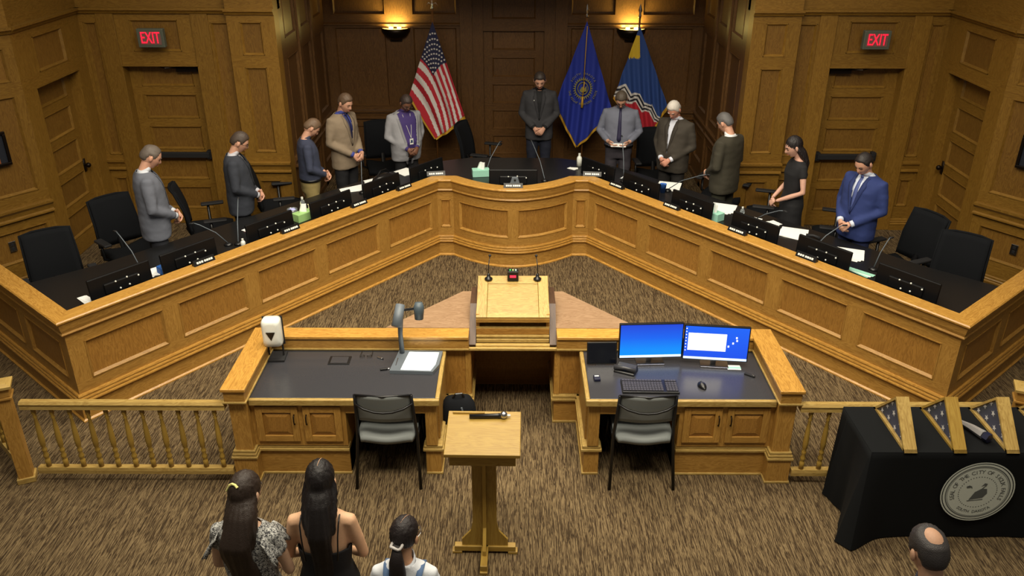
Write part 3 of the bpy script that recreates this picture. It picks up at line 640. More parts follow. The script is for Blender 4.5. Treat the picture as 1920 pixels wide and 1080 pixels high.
def sd_extra(T, P):
    def C(u, v): # emblem plane lies on the cloth
        return (u, -.135, v)
    cx, cz = -.03, 1.62-PZ
    GR = mat('emblem_gold', (128, 122, 66), .8)
    b = MB()
    for i in range(28):
        a = 2*math.pi*i/28; a2 = a+.09; r0, r1 = .118, .15
        b.add([C(cx+r0*math.cos(a-.08), cz+1.15*r0*math.sin(a-.08)), C(cx+r0*math.cos(a+.08), cz+1.15*r0*math.sin(a+.08)), C(cx+r1*math.cos(a), cz+1.15*r1*math.sin(a))], [(0, 1, 2)])
    b.build('emblem_sun', GR, T)
    for r in (.112, .075):
        b = MB(); b.tube([C(cx+r*math.cos(2*math.pi*i/36), cz+1.15*r*math.sin(2*math.pi*i/36)) for i in range(37)], .006, 6); b.build('emblem_ring', GR, T)
    b = MB(); b.add([C(cx-.05, cz-.03), C(cx-.01, cz+.03), C(cx+.02, cz), C(cx+.05, cz+.04), C(cx+.055, cz-.04), C(cx-.02, cz-.06)], [(0, 1, 2, 3, 4, 5)]); b.build('emblem_landscape', GR, T)
    b = MB()
    def arc_text(txt, r, a0, a1, up):
        for i, ch in enumerate(txt):
            if ch == ' ': continue
            a = R(a0+(a1-a0)*i/max(1, len(txt)-1)); rot = a-math.pi/2 if up else a+math.pi/2
            text_into(b, ch, .045, Matrix.Translation(C(cx+r*math.cos(a), cz+1.15*r*math.sin(a))) @ Matrix.Rotation(-rot, 4, 'Y') @ Matrix.Rotation(R(90), 4, 'X'), GR, .0005)
    arc_text('SOUTH DAKOTA', .19, 150, 30, True); arc_text('THE MOUNT RUSHMORE STATE', .20, 190, 350, False); b.build('lettering', GR, T)
    b = MB(); b.tube([C(0, 2.5-PZ), C(-.012, 2.1-PZ), C(-.02, 1.72-PZ)], .006, 8); b.tube([C(-.03, 1.5-PZ), C(-.035, 1.34-PZ)], [.014, .02], 8); b.tube([C(-.012, 1.72-PZ), C(-.03, 1.5-PZ)], .008, 8); b.build('cord_and_tassel', GOLD, T, smooth=True)
flag('state_flag', 'royal blue flag with a round sunburst emblem and gold fringe, middle of the three', 1.045, 12.5,
     [(1.045, 2.56), (1.46, 1.30), (.96, .74), (.62, 1.40)], lambda s, t: FBL, lambda s, t: .035*math.sin((s-t)*16)*min(1, s+t), 'spear', sd_extra)
def cityf(s, t):
    y = s+t
    if t > s*1.05 and .13 < y < .44+.03*abs(((t-s)*30) % 2-1): return FYL
    q = s*3.2; st = (math.floor(q)+min(1, (q % 1)*2.2))/3.2
    z = t-(.86-.50*st)
    if z > .21: return RED
    if z > 0: return (WHT, FBK, WHT, FBK, WHT, RED)[min(5, int(z/.035))]
    return FB2
flag('city_flag', 'blue flag with a yellow sun and red zigzag corner, right-hand flag', 1.80, 12.5,
     [(1.80, 2.50), (2.27, 1.38), (2.02, .86), (1.48, 1.50)], cityf, lambda s, t: .03*math.sin((s-t)*18)*min(1, s+t), 'spear')

# ------------------------------------------------------------------ office chairs
def office_chair():
    T = thing('office_chair', '', 'chair')
    b = MB(); b.grid(lambda u, v: ((u-.5)*(.48-.03*v), -.25-.12*v-.04*(1-(2*u-1)**2)+.03*math.sin(v*3), .50+.50*v), 10, 10); o = b.build('backrest', MESHF, T, smooth=True); o.modifiers.new('t', 'SOLIDIFY').thickness = .03
    b = MB(); fr = [((u-.5)*(.49-.03*v), -.25-.12*v-.04*(1-(2*u-1)**2)+.03*math.sin(v*3), .50+.50*v) for u, v in [(0, 0), (0, .5), (0, 1), (.25, 1.02), (.5, 1.02), (.75, 1.02), (1, 1), (1, .5), (1, 0), (.5, -.03), (0, 0)]]
    b.tube(fr, .013, 8); b.build('back_frame', MESHF, T, smooth=True)
    b = MB(); b.grid(lambda u, v: ((u-.5)*.5, (v-.5)*.48, .46+.02*math.cos(u*math.pi*2)-.03*max(0, v-.8)*5), 10, 10); o = b.build('seat', MESHF, T, smooth=True); o.modifiers.new('t', 'SOLIDIFY').thickness = .07
    for s in (-1, 1):
        a = MB(); a.tube([(s*.24, -.02, .42), (s*.31, -.02, .45), (s*.31, -.02, .64)], [.018, .018, .016], 8); ao = a.build('armrest', BLACK, T, smooth=True)
        p = MB(); p.box((s*.31, .03, .655), (.085, .26, .03)); p.build('arm_pad', BLACKM, ao, bevel=.012)
    b = MB(); b.tube([(0, -.26, .56), (0, -.22, .42), (0, 0, .40)], [.03, .03, .04], 8, flat=.5); b.build('back_support', BLACK, T)
    b = MB(); b.tube([(0, 0, .1), (0, 0, .40)], .028, 12); b.build('gas_column', BLACK, T, smooth=True)
    for k in range(5):
        a = R(72*k+20); l = MB(); l.tube([(0, 0, .11), (.15*math.cos(a), .15*math.sin(a), .10), (.31*math.cos(a), .31*math.sin(a), .075)], [.03, .024, .018], 8); lo = l.build('base_leg', BLACK, T, smooth=True)
        q = MB(); q.tube([(.31*math.cos(a)-.02*math.sin(a), .31*math.sin(a)+.02*math.cos(a), .03), (.31*math.cos(a)+.02*math.sin(a), .31*math.sin(a)-.02*math.cos(a), .03)], .029, 12); q.build('caster', BLACKM, lo, smooth=True)
    return T
def face(fx, fy): return math.atan2(-fx, fy)
chairs = [(-4.47, 7.52, .60, -.80, 'black office chair at the far left corner of the dais, facing out'),
 (-4.22, 8.58, .75, -.66, 'black office chair behind the man in the grey suit'),
 (-3.55, 9.28, .93, .36, 'black office chair turned sideways between the grey suit and the dark suit'),
 (-2.92, 10.02, .96, .28, 'black office chair turned sideways behind the man in the dark slate suit'),
 (-1.85, 11.72, .25, -.97, 'black office chair between the tan jacket and the pale jacket'),
 (-.42, 11.85, .95, -.30, 'black office chair turned sideways left of the middle door'),
 (2.02, 11.35, .1, -1, 'black office chair behind the grey shirt and the white-haired man'),
 (2.78, 10.55, -.5, -.86, 'black office chair behind the man seen from the back'),
 (3.12, 9.78, -.93, .30, 'black office chair beside the woman in the black dress'),
 (3.72, 9.10, -.93, .36, 'black office chair behind the man in the blue suit'),
 (4.10, 8.22, -.92, -.40, 'black office chair turned sideways right of the man in the blue suit'),
 (4.30, 7.50, -.62, -.78, 'black office chair at the far right corner of the dais, facing out')]
proto = office_chair()
for i, (x, y, fx, fy, lab) in enumerate(chairs):
    if i == 0: proto.location = (x, y, PZ); proto.rotation_euler = (0, 0, face(fx, fy)); proto['label'] = lab; proto['group'] = 'office chairs behind the dais'
    else: dup(proto, (x, y, PZ), face(fx, fy), lab, 'office chairs behind the dais')

# ------------------------------------------------------------------ dais equipment
ANG_L = math.atan2(3.73, 2.878); ANG_R = -ANG_L
def monitor_proto():
    T = thing('desk_monitor', '', 'monitor')   # back faces local -Y
    M = Matrix.Translation((0, 0, .12)) @ Matrix.Rotation(R(-6), 4, 'X')
    b = MB(); b.box((0, 0, 0), (.60, .03, .22), M=M @ Matrix.Translation((0, 0, 0))); b.build('screen_housing', BLKS, T, bevel=.01)
    b = MB(); b.box((0, 0, 0), (.34, .02, .10), M=M @ Matrix.Translation((0, -.024, -.02))); b.build('back_cover', BLKS, T, bevel=.01)
    b = MB(); b.box((0, 0, 0), (.56, .003, .19), M=M @ Matrix.Translation((0, .0165, 0))); b.build('screen', mat('dark_screen', (12, 14, 22), .15), T)
    for dx, dz in ((-.06, .025), (.05, .03), (-.03, -.05), (.06, -.045), (.16, .01)):
        b = MB(); b.ball(M @ Vector((dx, -.036, dz)), .009, 8); b.build('glint_dot', WHITEP, T)  # white dots painted in as glints on the monitor back
    b = MB(); b.box((0, .02, .008), (.24, .18, .012)); b.tube([(0, .04, .01), (0, .0, .1)], .02, 8); b.build('stand', BLACK, T)
    return T
mons = [(-3.60, 6.98, -1, 'second-last stretch of the left dais arm, at its outer end'), (-3.13, 7.52, -1, ''), (-2.55, 8.30, -1, ''), (-2.05, 8.98, -1, ''), (-1.58, 9.62, -1, ''), (-1.17, 10.30, -1, ''),
        (0.0, 10.10, 0, ''), (1.15, 10.33, 1, ''), (1.55, 9.68, 1, ''), (2.03, 9.03, 1, ''), (2.56, 8.33, 1, ''), (3.06, 7.66, 1, ''), (3.62, 6.98, 1, '')]
ml = ['black monitor at the outer end of the left dais arm, seen from behind', 'black monitor with a white sheet on top, before the grey suit', 'black monitor in front of the man in the dark slate suit',
      'black monitor in front of the man in khaki trousers', 'black monitor in front of the man in the tan jacket', 'black monitor in front of the person in the pale jacket', 'black monitor in the bowed centre of the dais, seen from behind',
      'black monitor in front of the man holding a paper slip', 'black monitor left of the blue paper cup on the right arm', 'black monitor in front of the man seen from the back', 'black monitor beside the woman in the black dress',
      'black monitor in front of the man in the blue suit', 'black monitor at the outer end of the right dais arm, red card on top']
mp0 = monitor_proto(); WT = .931
for i, (x, y, s, _) in enumerate(mons):
    # push in from the cap edge
    rz = 0 if s == 0 else (ANG_L if s < 0 else ANG_R)
    if s: 
        n = Vector((s*.79, .61)); ref = Vector((-.954 if s < 0 else .954, 10.01)); q = Vector((x, y)); q = q + n*(.255-(q-ref).dot(n)); x, y = q.x, q.y
    else: y = 9.97
    if i == 0: mp0.location = (x, y, WT); mp0.rotation_euler = (0, 0, rz); mp0['label'] = ml[0]; mp0['group'] = 'dais monitors'
    else: dup(mp0, (x, y, WT), rz, ml[i], 'dais monitors')
def nameplate():
    T = thing('nameplate', '', 'nameplate')
    b = MB(); pr = [(-.025, 0), (.025, 0), (.012, .05), (0, .055)]
    vs = [(x, y, z) for x in (-.115, .115) for y, z in pr]; b.add(vs, [(0, 1, 2, 3), (7, 6, 5, 4), (0, 4, 5, 1), (1, 5, 6, 2), (2, 6, 7, 3), (3, 7, 4, 0)]); b.build('plate', BLACK, T)
    for k, (x0, w_) in enumerate(((-.088, .02), (-.062, .018), (-.038, .02), (-.005, .018), (.018, .022), (.045, .016), (.066, .02))):
        b = MB(); b.box((x0+w_/2, -.0205, .028), (w_, .003, .02), rot=(R(-27), 0, 0)); b.build('lettering', WHITEP, T)
    return T
np0 = nameplate()
npos = [(-3.03, 7.47), (-2.38, 8.29), (-1.80, 9.08), (-1.36, 9.66), (-.97, 10.17), (-.02, 9.79), (.98, 10.20), (1.33, 9.76), (1.88, 9.06), (2.42, 8.30), (2.93, 7.62)]
nl = ['black nameplate on the left arm cap, nearest its outer end', 'black nameplate beside the pale green tissue box', 'black nameplate below the man in khaki trousers', 'black nameplate left of the inner corner paper stack', 'black nameplate at the left inner corner of the dais',
      'black nameplate on the bowed centre of the dais', 'black nameplate at the right inner corner of the dais', 'black nameplate below the man holding a paper slip', 'black nameplate on the right arm below the white-haired man', 'black nameplate right of the teal tissue box', 'black nameplate on the right arm, nearest its outer end']
for i, (x, y) in enumerate(npos):
    s = -1 if i < 5 else (0 if i == 5 else 1); rz = {-1: ANG_L, 0: 0, 1: ANG_R}[s]
    if s: n = Vector((s*.79, .61)); ref = Vector((s*.954, 10.01)); q = Vector((x, y)); q = q + n*(.05-(q-ref).dot(n)); x, y = q.x, q.y
    else: x, y = 0, 9.68
    if i in (4,): rz = R(10); x, y = -.97, 10.13
    if i in (6,): rz = R(-6); x, y = .99, 10.13
    if i == 0: np0.location = (x, y, 1.031); np0.rotation_euler = (0, 0, rz); np0['label'] = nl[0]; np0['group'] = 'nameplates on the dais cap'
    else: dup(np0, (x, y, 1.031), rz, nl[i], 'nameplates on the dais cap')
def microphone(bx_, by, z, tx, ty, tz, label, group):
    T = thing('gooseneck_microphone', label, 'microphone', (bx_, by, z), 0, group)
    b = MB(); b.lathe([(0, 0), (.045, 0), (.045, .012), (.03, .022), (.012, .03), (0, .03)], n=14); b.build('base', BLACK, T, smooth=True)
    d = Vector((tx-bx_, ty-by, tz-z)); h = Vector((d.x*.35, d.y*.35, d.z*.55))
    b = MB(); b.tube([(0, 0, .02), h, d*.85+Vector((0, 0, .02)), d], [.006, .005, .005, .005], 6); b.build('gooseneck', GREYP, T, smooth=True)
    b = MB(); b.tube([d, d+Vector((d.x, d.y, -.01)).normalized()*.05], [.011, .009], 8); b.build('capsule', BLACKM, T, smooth=True)
MG = 'gooseneck microphones on the dais'
for (a, c, l) in [((-3.62, 7.45), (-3.87, 7.62, 1.28), 'gooseneck microphone nearest the far left corner chair'), ((-2.98, 8.12), (-3.27, 8.05, 1.2), 'gooseneck microphone leaning left in front of the grey suit'),
   ((-2.88, 8.14), (-2.96, 8.56, 1.28), 'gooseneck microphone right of the white pill bottle'), ((-1.84, 9.75), (-1.85, 9.88, 1.28), 'gooseneck microphone below the hands of the tan jacket'),
   ((-.36, 10.45), (-.18, 10.75, 1.28), 'gooseneck microphone left of the central monitor'), ((.40, 10.22), (.24, 10.8, 1.28), 'gooseneck microphone right of the central monitor'),
   ((1.40, 10.2), (1.40, 10.6, 1.40), 'upright gooseneck microphone in front of the paper slip'), ((1.90, 9.85), (2.30, 9.62, 1.22), 'gooseneck microphone leaning right beside the blue paper cup'),
   ((2.72, 8.85), (2.95, 8.65, 1.13), 'gooseneck microphone by the woman in the black dress'), ((3.16, 8.1), (3.42, 8.15, 1.16), 'gooseneck microphone by the hands of the blue suit'), ((3.55, 7.55), (3.68, 7.62, 1.24), 'gooseneck microphone nearest the far right corner chair')]:
    microphone(a[0], a[1], WT, c[0], c[1], c[2], l, MG)

def sheet(x, y, rz, w_, h_, label, m=None, z=WT, n=3, cat='paper', name='paper_sheet', fan=.12):
    T = thing(name, label, cat, (x, y, z), rz)
    for k in range(n):
        b = MB(); a = (k-(n-1)/2)*fan; M = Matrix.Translation((.012*k, .01*k, .002+.003*k)) @ Matrix.Rotation(a, 4, 'Z'); b.box((0, 0, 0), (w_, h_, .002), M=M); b.build('sheet', m if not isinstance(m, list) else m[k % len(m)], T)
    return T
sheet(-3.30, 7.60, ANG_L, .30, .10, 'long white sheet lying behind the second monitor of the left arm', PAPER, z=WT, n=1)
sheet(-2.78, 8.50, ANG_L, .22, .28, 'pink and white papers fanned out before the dark slate suit', [REDC, PAPER, PAPER])
sheet(-2.72, 8.34, .3, .12, .12, 'small cream note beside the fanned pink papers', PAPY, n=1)
sheet(-2.26, 9.22, .35, .24, .30, 'cream papers in front of the man in khaki trousers', [PAPY, PAPER])
sheet(-1.98, 9.86, .5, .30, .16, 'white papers left of the fourth microphone', PAPER)
sheet(-1.74, 10.10, .5, .24, .26, 'stack of white papers right of the fourth microphone', PAPER, n=4)
sheet(-1.40, 10.55, .8, .22, .24, 'white sheet propped beside the pale jacket', PAPER, n=2)
sheet(-1.17, 10.12, .1, .24, .18, 'white papers at the inner left corner of the dais', [TEAL, PAPER])
sheet(1.12, 10.72, -.2, .30, .16, 'grey glossy leaflets on the worktop behind the inner right corner', [TEAL, GREYP, PAPER])
sheet(1.50, 10.30, -.5, .26, .12, 'grey folded papers below the paper slip', [GREYP, PAPER])
sheet(1.92, 10.02, -.4, .28, .28, 'white printed papers behind the blue paper cup', PAPER)
sheet(2.42, 9.24, -.5, .28, .28, 'white papers behind the teal tissue box', PAPER)
sheet(2.72, 8.90, -.6, .16, .12, 'small white card left of the crumpled tissues', PAPER, n=1)
sheet(2.86, 8.74, -.2, .16, .14, 'crumpled white tissues beside the woman in the black dress', PAPER, n=3, fan=.7)
sheet(3.02, 8.48, -.5, .28, .28, 'white papers between the black dress and the blue suit', PAPER)
sheet(3.42, 7.92, -.5, .28, .28, 'white papers behind the dark paper cup', PAPER)
sheet(3.70, 7.35, ANG_R, .34, .16, 'maroon card with a white strip on the right corner monitor', [REDC, PAPER], fan=0)
sheet(-3.88, 6.82, R(-40), .22, .07, 'small white boxes in the left corner behind the cap', PAPER, n=3, fan=.05)
sheet(3.36, 7.50, ANG_R, .30, .06, 'pale green strip of paper behind the right cap', [TEAL, PAPER], fan=.1)
sheet(-3.50, 7.42, .3, .12, .18, 'white crumpled wipes beside the blue packet', PAPER, n=3, fan=.5)
sheet(.78, 10.72, -.4, .12, .07, 'small crumpled white tissue by the white bottle', PAPER, n=2, fan=.6)
def tissue_box(x, y, rz, col, label, z=WT):
    T = thing('tissue_box', label, 'tissue box', (x, y, z), rz)
    b = MB(); b.box((0, 0, .045), (.22, .12, .09)); b.build('box', col, T, bevel=.004)
    b = MB(); b.grid(lambda u, v: ((u-.5)*.10*(1-.3*v)+.02*v, .03*math.sin(u*6)*(1-v*.4), .09+.09*v), 8, 5); b.build('tissue', PAPER, T, smooth=True)
GRN = mat('green_tissue_box', (150, 190, 120), .7)
tissue_box(-2.36, 8.86, ANG_L, GRN, 'pale green tissue box on the left arm of the dais'); tissue_box(-.42, 10.42, .15, TEAL, 'teal tissue box left of the central monitor')
tissue_box(2.26, 8.92, ANG_R, TEAL, 'teal tissue box on the right arm of the dais')
T = thing('wipes_packet', 'blue packet of wipes beside the left-arm monitor', 'packet', (-3.36, 7.46, WT), .9); b = MB(); b.box((0, 0, .04), (.2, .1, .08)); b.build('packet', BLUEC, T, bevel=.015); b = MB(); b.box((0, -.03, .083), (.08, .04, .006)); b.build('flap', WHITEP, T)
def cup(x, y, m, label, z=WT):
    T = thing('paper_cup', label, 'cup', (x, y, z)); b = MB(); b.lathe([(0, .003), (.029, .003), (.03, 0), (.042, .105), (.044, .108), (.041, .108), (.03, .012), (0, .012)], n=18); b.build('cup', m, T, smooth=True)
    b = MB(); b.lathe([(0, .09), (.038, .09)], n=18); b.build('drink', WHITEP, T)
cup(1.83, 9.80, BLUEC, 'bright blue paper cup on the right arm of the dais'); cup(3.33, 7.72, NAVY, 'dark blue paper cup near the outer end of the right arm'); cup(-1.98, 9.40, GREYP, 'grey cup in front of the tan jacket')
def bottle(x, y, m, label, h=.16, r=.03, z=WT):
    T = thing('small_bottle', label, 'bottle', (x, y, z)); b = MB(); b.lathe([(0, 0), (r, 0), (r, h*.6), (r*.8, h*.72), (r*.4, h*.82), (r*.4, h*.88)], n=16); b.build('body', m, T, smooth=True)
    b = MB(); b.lathe([(0, h), (r*.45, h), (r*.45, h*.86), (0, h*.86)], n=12); b.build('cap', WHITEP, T)
bottle(-2.80, 8.05, WHITEP, 'small white pill bottle on the left arm of the dais', .1, .025); bottle(-2.42, 9.12, CLEAR, 'clear water bottle behind the left-arm monitors', .17, .03); bottle(.88, 10.85, WHITEP, 'white bottle left of the grey leaflets', .17, .035); bottle(2.60, 8.98, CLEAR, 'small clear bottle by the woman in the black dress', .12, .025)
T = thing('snack_tub', 'clear tub with white napkins behind the left-arm monitors', 'tub', (-2.50, 8.95, WT)); b = MB(); b.lathe([(0, 0), (.05, 0), (.06, .09), (.055, .09), (.045, .01), (0, .01)], n=16); b.build('tub', CLEAR, T, smooth=True); b = MB(); b.ball((0, 0, .07), (.045, .04, .03), 10); b.build('napkin', mat('lilac_napkin', (170, 175, 225), .8), T, smooth=True)
T = thing('small_camera', 'small grey camera unit standing behind the central nameplate', 'camera', (.02, 9.80, 1.031)); b = MB(); vs = [(-.06, -.02, 0), (.06, -.02, 0), (.06, .03, 0), (-.06, .03, 0), (-.035, -.01, .09), (.035, -.01, .09), (.035, .02, .09), (-.035, .02, .09)]; b.add(vs, [(0, 1, 2, 3), (4, 5, 6, 7), (0, 1, 5, 4), (1, 2, 6, 5), (2, 3, 7, 6), (3, 0, 4, 7)]); b.build('body', GREYP, T, bevel=.006); b = MB(); b.ball((0, -.02, .06), .014, 10); b.build('lens', BLACK, T, smooth=True)
T = thing('desk_bag', 'black leather bag lying behind a left-arm monitor', 'bag', (-1.62, 10.06, WT), .9); b = MB(); b.ball((0, 0, .075), (.18, .09, .075), 16); b.build('bag_body', mat('black_leather', (24, 22, 22), .25), T, smooth=True); b = MB(); b.tube([(-.1, 0, .14), (-.05, 0, .19), (.05, 0, .19), (.1, 0, .14)], .008, 6); b.build('handle', BLACK, T)
T = thing('desk_phone', 'black phone handset at the end of the right-arm papers', 'phone', (3.16, 8.22, WT), -.6); b = MB(); b.box((0, 0, .025), (.16, .14, .05)); b.build('phone_body', BLACK, T, bevel=.01); b = MB(); b.tube([(-.07, .0, .07), (0, 0, .085), (.07, 0, .07)], [.022, .014, .022], 8); b.build('handset', BLACKM, T, smooth=True)

# ------------------------------------------------------------------ podium and clerk desk things
def podium_mic(x):
    T = thing('podium_microphone', 'small black microphone on the %s of the reading board' % ('left' if x < 0 else 'right'), 'microphone', onb(x, .90, .002), 0)
    b = MB(); b.lathe([(0, 0), (.036, 0), (.036, .012), (.02, .02), (.012, .05), (.006, .06), (0, .06)], n=16); b.build('base', BLACK, T, smooth=True)
    b = MB(); b.tube([(0, 0, .05), (0, .01, .13), (.012 if x < 0 else -.012, .06, .20)], .004, 6); b.build('gooseneck', BLACK, T, smooth=True)
    b = MB(); b.ball((.012 if x < 0 else -.012, .065, .205), .013, 10); b.build('capsule', BLACKM, T, smooth=True)
podium_mic(-.22); podium_mic(.22)
T = thing('speech_timer', 'small black timer box with a red display on the podium', 'timer', onb(0, .90, .002), 0)
b = MB(); b.box((0, 0, .045), (.10, .07, .09)); b.build('housing', BLACK, T, bevel=.006)
b = MB(); b.box((0, -.037, .045), (.055, .004, .022)); b.build('display', mat('red_display', (255, 40, 70), .5, emit=(255, 40, 70), es=1.4), T)
for k, c in enumerate(((60, 200, 90), (190, 220, 120), (200, 230, 200))):
    b = MB(); b.ball((-.025+.025*k, 0, .092), .008, 8); b.build('indicator_light', mat('led_%d' % k, c, .4, emit=c, es=.8), T, smooth=True)
# left desk
ZD = .752
T = thing('soap_dispenser', 'white hand sanitizer dispenser on a dark stand at the left desk corner', 'dispenser', (-1.99, 6.10, ZD), R(3))
b = MB(); b.box((0, .03, .01), (.16, .16, .012)); b.tube([(-.06, .04, .01), (-.06, .05, .34)], .008, 6); b.tube([(.06, .04, .01), (.06, .05, .34)], .008, 6); b.box((0, .052, .25), (.165, .012, .26)); b.build('stand', BLACKM, T)
b = MB()
def rr(w_, h_, y, cz, r=.035, n=5):
    p = []
    for cx_, cz_, a0 in ((w_/2-r, h_/2-r, 0), (-w_/2+r, h_/2-r, 90), (-w_/2+r, -h_/2+r, 180), (w_/2-r, -h_/2+r, 270)):
        for i in range(n+1): a = R(a0+90*i/n); p.append(Vector((cx_+r*math.cos(a), y, cz+cz_+r*math.sin(a))))
    return p
b.rings([rr(.15, .26, .045, .26), rr(.155, .265, .0, .26), rr(.15, .25, -.035, .265), rr(.12, .20, -.055, .275), rr(.09, .15, -.06, .28)]); b.build('cover', WHITEP, T, smooth=True)
b = MB(); b.add([(-.038, -.068, .292), (.038, -.068, .292), (.0, -.064, .212), (-.032, -.03, .275), (.032, -.03, .275), (0, -.03, .205)], [(0, 1, 2), (0, 2, 5, 3), (1, 0, 3, 4), (2, 1, 4, 5)]); b.build('window', BLACK, T)
T = thing('document_camera', 'grey document camera with a lit white stage on the left desk', 'document camera', (-.80, 6.03, ZD), R(-2))
b = MB(); pts = [(-.20, -.16), (.155, -.165), (.195, -.05), (.20, .17), (-.17, .17)]; polyfill(b, pts, 0, .03); b.build('base', GREYP, T, bevel=.006)
b = MB(); polyfill(b, [(-.11, -.145), (.135, -.15), (.165, -.05), (.172, .14), (-.08, .14)], .03, .033); b.build('light_stage', mat('lit_stage', (245, 252, 252), .5, emit=(240, 252, 252), es=.75), T)
b = MB(); b.tube([(-.14, .13, .02), (-.145, .13, .22), (-.135, .12, .36)], [.022, .02, .024], 10); b.build('arm', GREYP, T, smooth=True)
b = MB(); b.tube([(-.155, .04, .33), (-.135, .16, .47)], [.045, .038], 14); b.build('lamp_head', GREYP, T, smooth=True)
b = MB(); b.tube([(-.12, .14, .43), (-.02, .13, .45)], .012, 8); b.build('link', BLACK, T)
b = MB(); b.tube([(.02, .12, .36), (.02, .14, .46), (.02, .15, .50)], [.036, .045, .03], 14); b.build('camera_head', mat('slate_plastic', (70, 82, 90), .5), T, smooth=True)
b = MB(); b.box((-.16, -.02, .031), (.006, .12, .002)); b.build('label_strip', SILVER, T)
def small(name, label, cat, loc, rz, parts, group=None):
    T = thing(name, label, cat, loc, rz, group)
    for pn, m, c, d in parts: b = MB(); b.box(c, d); b.build(pn, m, T, bevel=min(.004, min(d)*.3))
    return T
small('cable_grommet', 'flat black cable hatch in the left desktop', 'hatch', (-1.45, 6.08, ZD), 0, [('rim', BLACK, (0, 0, .003), (.18, .13, .006)), ('lid', LAMG, (0, 0, .007), (.14, .10, .004))])
small('marker_pen', 'black marker beside the document camera base', 'pen', (-1.06, 5.93, ZD), R(12), [('barrel', BLACK, (0, 0, .008), (.06, .016, .016)), ('cap', SILVER, (.04, 0, .008), (.02, .018, .018))])
small('usb_stick', 'small silver stick left of the document camera', 'stick', (-1.12, 6.12, ZD), R(-30), [('body', SILVER, (0, 0, .005), (.05, .016, .01)), ('tip', BLACK, (.032, 0, .005), (.014, .012, .008))])
T = thing('eyeglasses', 'thin dark eyeglasses lying on the left desktop', 'glasses', (-1.24, 6.14, ZD)); b = MB()
for s in (-1, 1): b.tube([(s*.03+.02*math.cos(R(a)), .015*math.sin(R(a)), .012) for a in range(0, 361, 40)], .0025, 5)
b.build('rims', BLACK, T); b = MB(); b.tube([(-.05, 0, .01), (-.045, .09, .006)], .002, 5); b.build('temple', BLACK, T); b = MB(); b.tube([(.05, 0, .01), (.045, .09, .006)], .002, 5); b.build('temple', BLACK, T)
# right desk monitors
SCB = bpy.data.materials.new('screen_desktop_blue'); SCB.use_nodes = True
def screen_mat(name, stops):
    m = bpy.data.materials.new(name); m.use_nodes = True; nt = m.node_tree; b = nt.nodes['Principled BSDF']; uv = nt.nodes.new('ShaderNodeUVMap'); sp = nt.nodes.new('ShaderNodeSeparateXYZ'); cr = nt.nodes.new('ShaderNodeValToRGB')
    nt.links.new(uv.outputs[0], sp.inputs[0]); nt.links.new(sp.outputs[1], cr.inputs[0]); e = cr.color_ramp.elements
    e[0].position, e[0].color = stops[0][0], (*s2l(stops[0][1]), 1); e[1].position, e[1].color = stops[-1][0], (*s2l(stops[-1][1]), 1)
    for p, c in stops[1:-1]: x = e.new(p); x.color = (*s2l(c), 1)
    b.inputs['Base Color'].default_value = (.01, .01, .01, 1); b.inputs['Roughness'].default_value = .3; nt.links.new(cr.outputs[0], b.inputs['Emission Color']); b.inputs['Emission Strength'].default_value = 1.25
    return m
SC1 = screen_mat('lit_blue_screen', [(0, (0, 150, 250)), (.25, (0, 140, 250)), (.6, (10, 100, 240)), (1, (25, 70, 215))]); SC2 = screen_mat('lit_blue_screen_b', [(0, (20, 80, 235)), (1, (20, 100, 245))])
SCW = mat('lit_white_window', (240, 240, 250), .4, emit=(238, 238, 250), es=1.1); SCT = mat('lit_taskbar', (205, 225, 255), .4, emit=(195, 220, 255), es=1.0)
def lcd(x, y, rz, second, label):
    T = thing('computer_monitor', label, 'monitor', (x, y, ZD), rz)
    M = Matrix.Translation((0, 0, .20)) @ Matrix.Rotation(R(-4), 4, 'X')
    b = MB(); b.box((0, 0, 0), (.535, .03, .315), M=M @ Matrix.Translation((0, .012, 0))); b.build('housing', BLACK, T, bevel=.005)
    b = MB(); b.grid(lambda u, v: M @ Vector(((u-.5)*.515, -.0045, (v-.5)*.295)), 1, 1); sc = b.build('screen', SC2 if second else SC1, T)
    b = MB(); b.box((0, 0, 0), (.515, .002, .02), M=M @ Matrix.Translation((0, -.0055, -.137))); b.build('taskbar', SCT, sc)
    if second:
        b = MB(); b.box((0, 0, 0), (.31, .002, .155), M=M @ Matrix.Translation((-.075, -.006, .01))); b.build('open_window', SCW, sc)
        for k in range(8): b = MB(); b.box((0, 0, 0), (.008, .002, .008), M=M @ Matrix.Translation((-.247, -.006, .125-.028*k))); b.build('desktop_icon', SCW, sc)
        for dx, dz in ((.16, .06), (.165, .035), (.135, .01), (.1, -.02)): b = MB(); b.box((0, 0, 0), (.013, .002, .016), M=M @ Matrix.Translation((dx, -.006, dz))); b.build('desktop_icon', SCW, sc)
    b = MB(); b.box((0, .0, .006), (.23, .13, .010)); b.build('stand_base', SILVER, T, bevel=.003)
    b = MB(); b.box((0, .045, .14), (.045, .025, .26)); b.build('stand_neck', SILVER, T, bevel=.003)
lcd(1.145, 6.08, R(3), False, 'computer monitor with a plain blue screen on the right desk'); lcd(1.675, 6.04, R(-6), True, 'computer monitor showing a white window, right of the other')
T = thing('tablet', 'black tablet on a stand at the left end of the right desk', 'tablet', (.74, 6.05, ZD), R(2)); M = Matrix.Translation((0, 0, .10)) @ Matrix.Rotation(R(-15), 4, 'X')
b = MB(); b.box((0, 0, 0), (.25, .014, .19), M=M); b.build('body', BLACK, T, bevel=.006); b = MB(); b.box((0, 0, 0), (.225, .002, .165), M=M @ Matrix.Translation((0, -.0075, 0))); b.build('screen', mat('dark_screen', (12, 14, 22), .15), T); b = MB(); b.box((0, .05, .05), (.08, .08, .01), rot=(R(50), 0, 0)); b.build('stand', BLACKM, T)
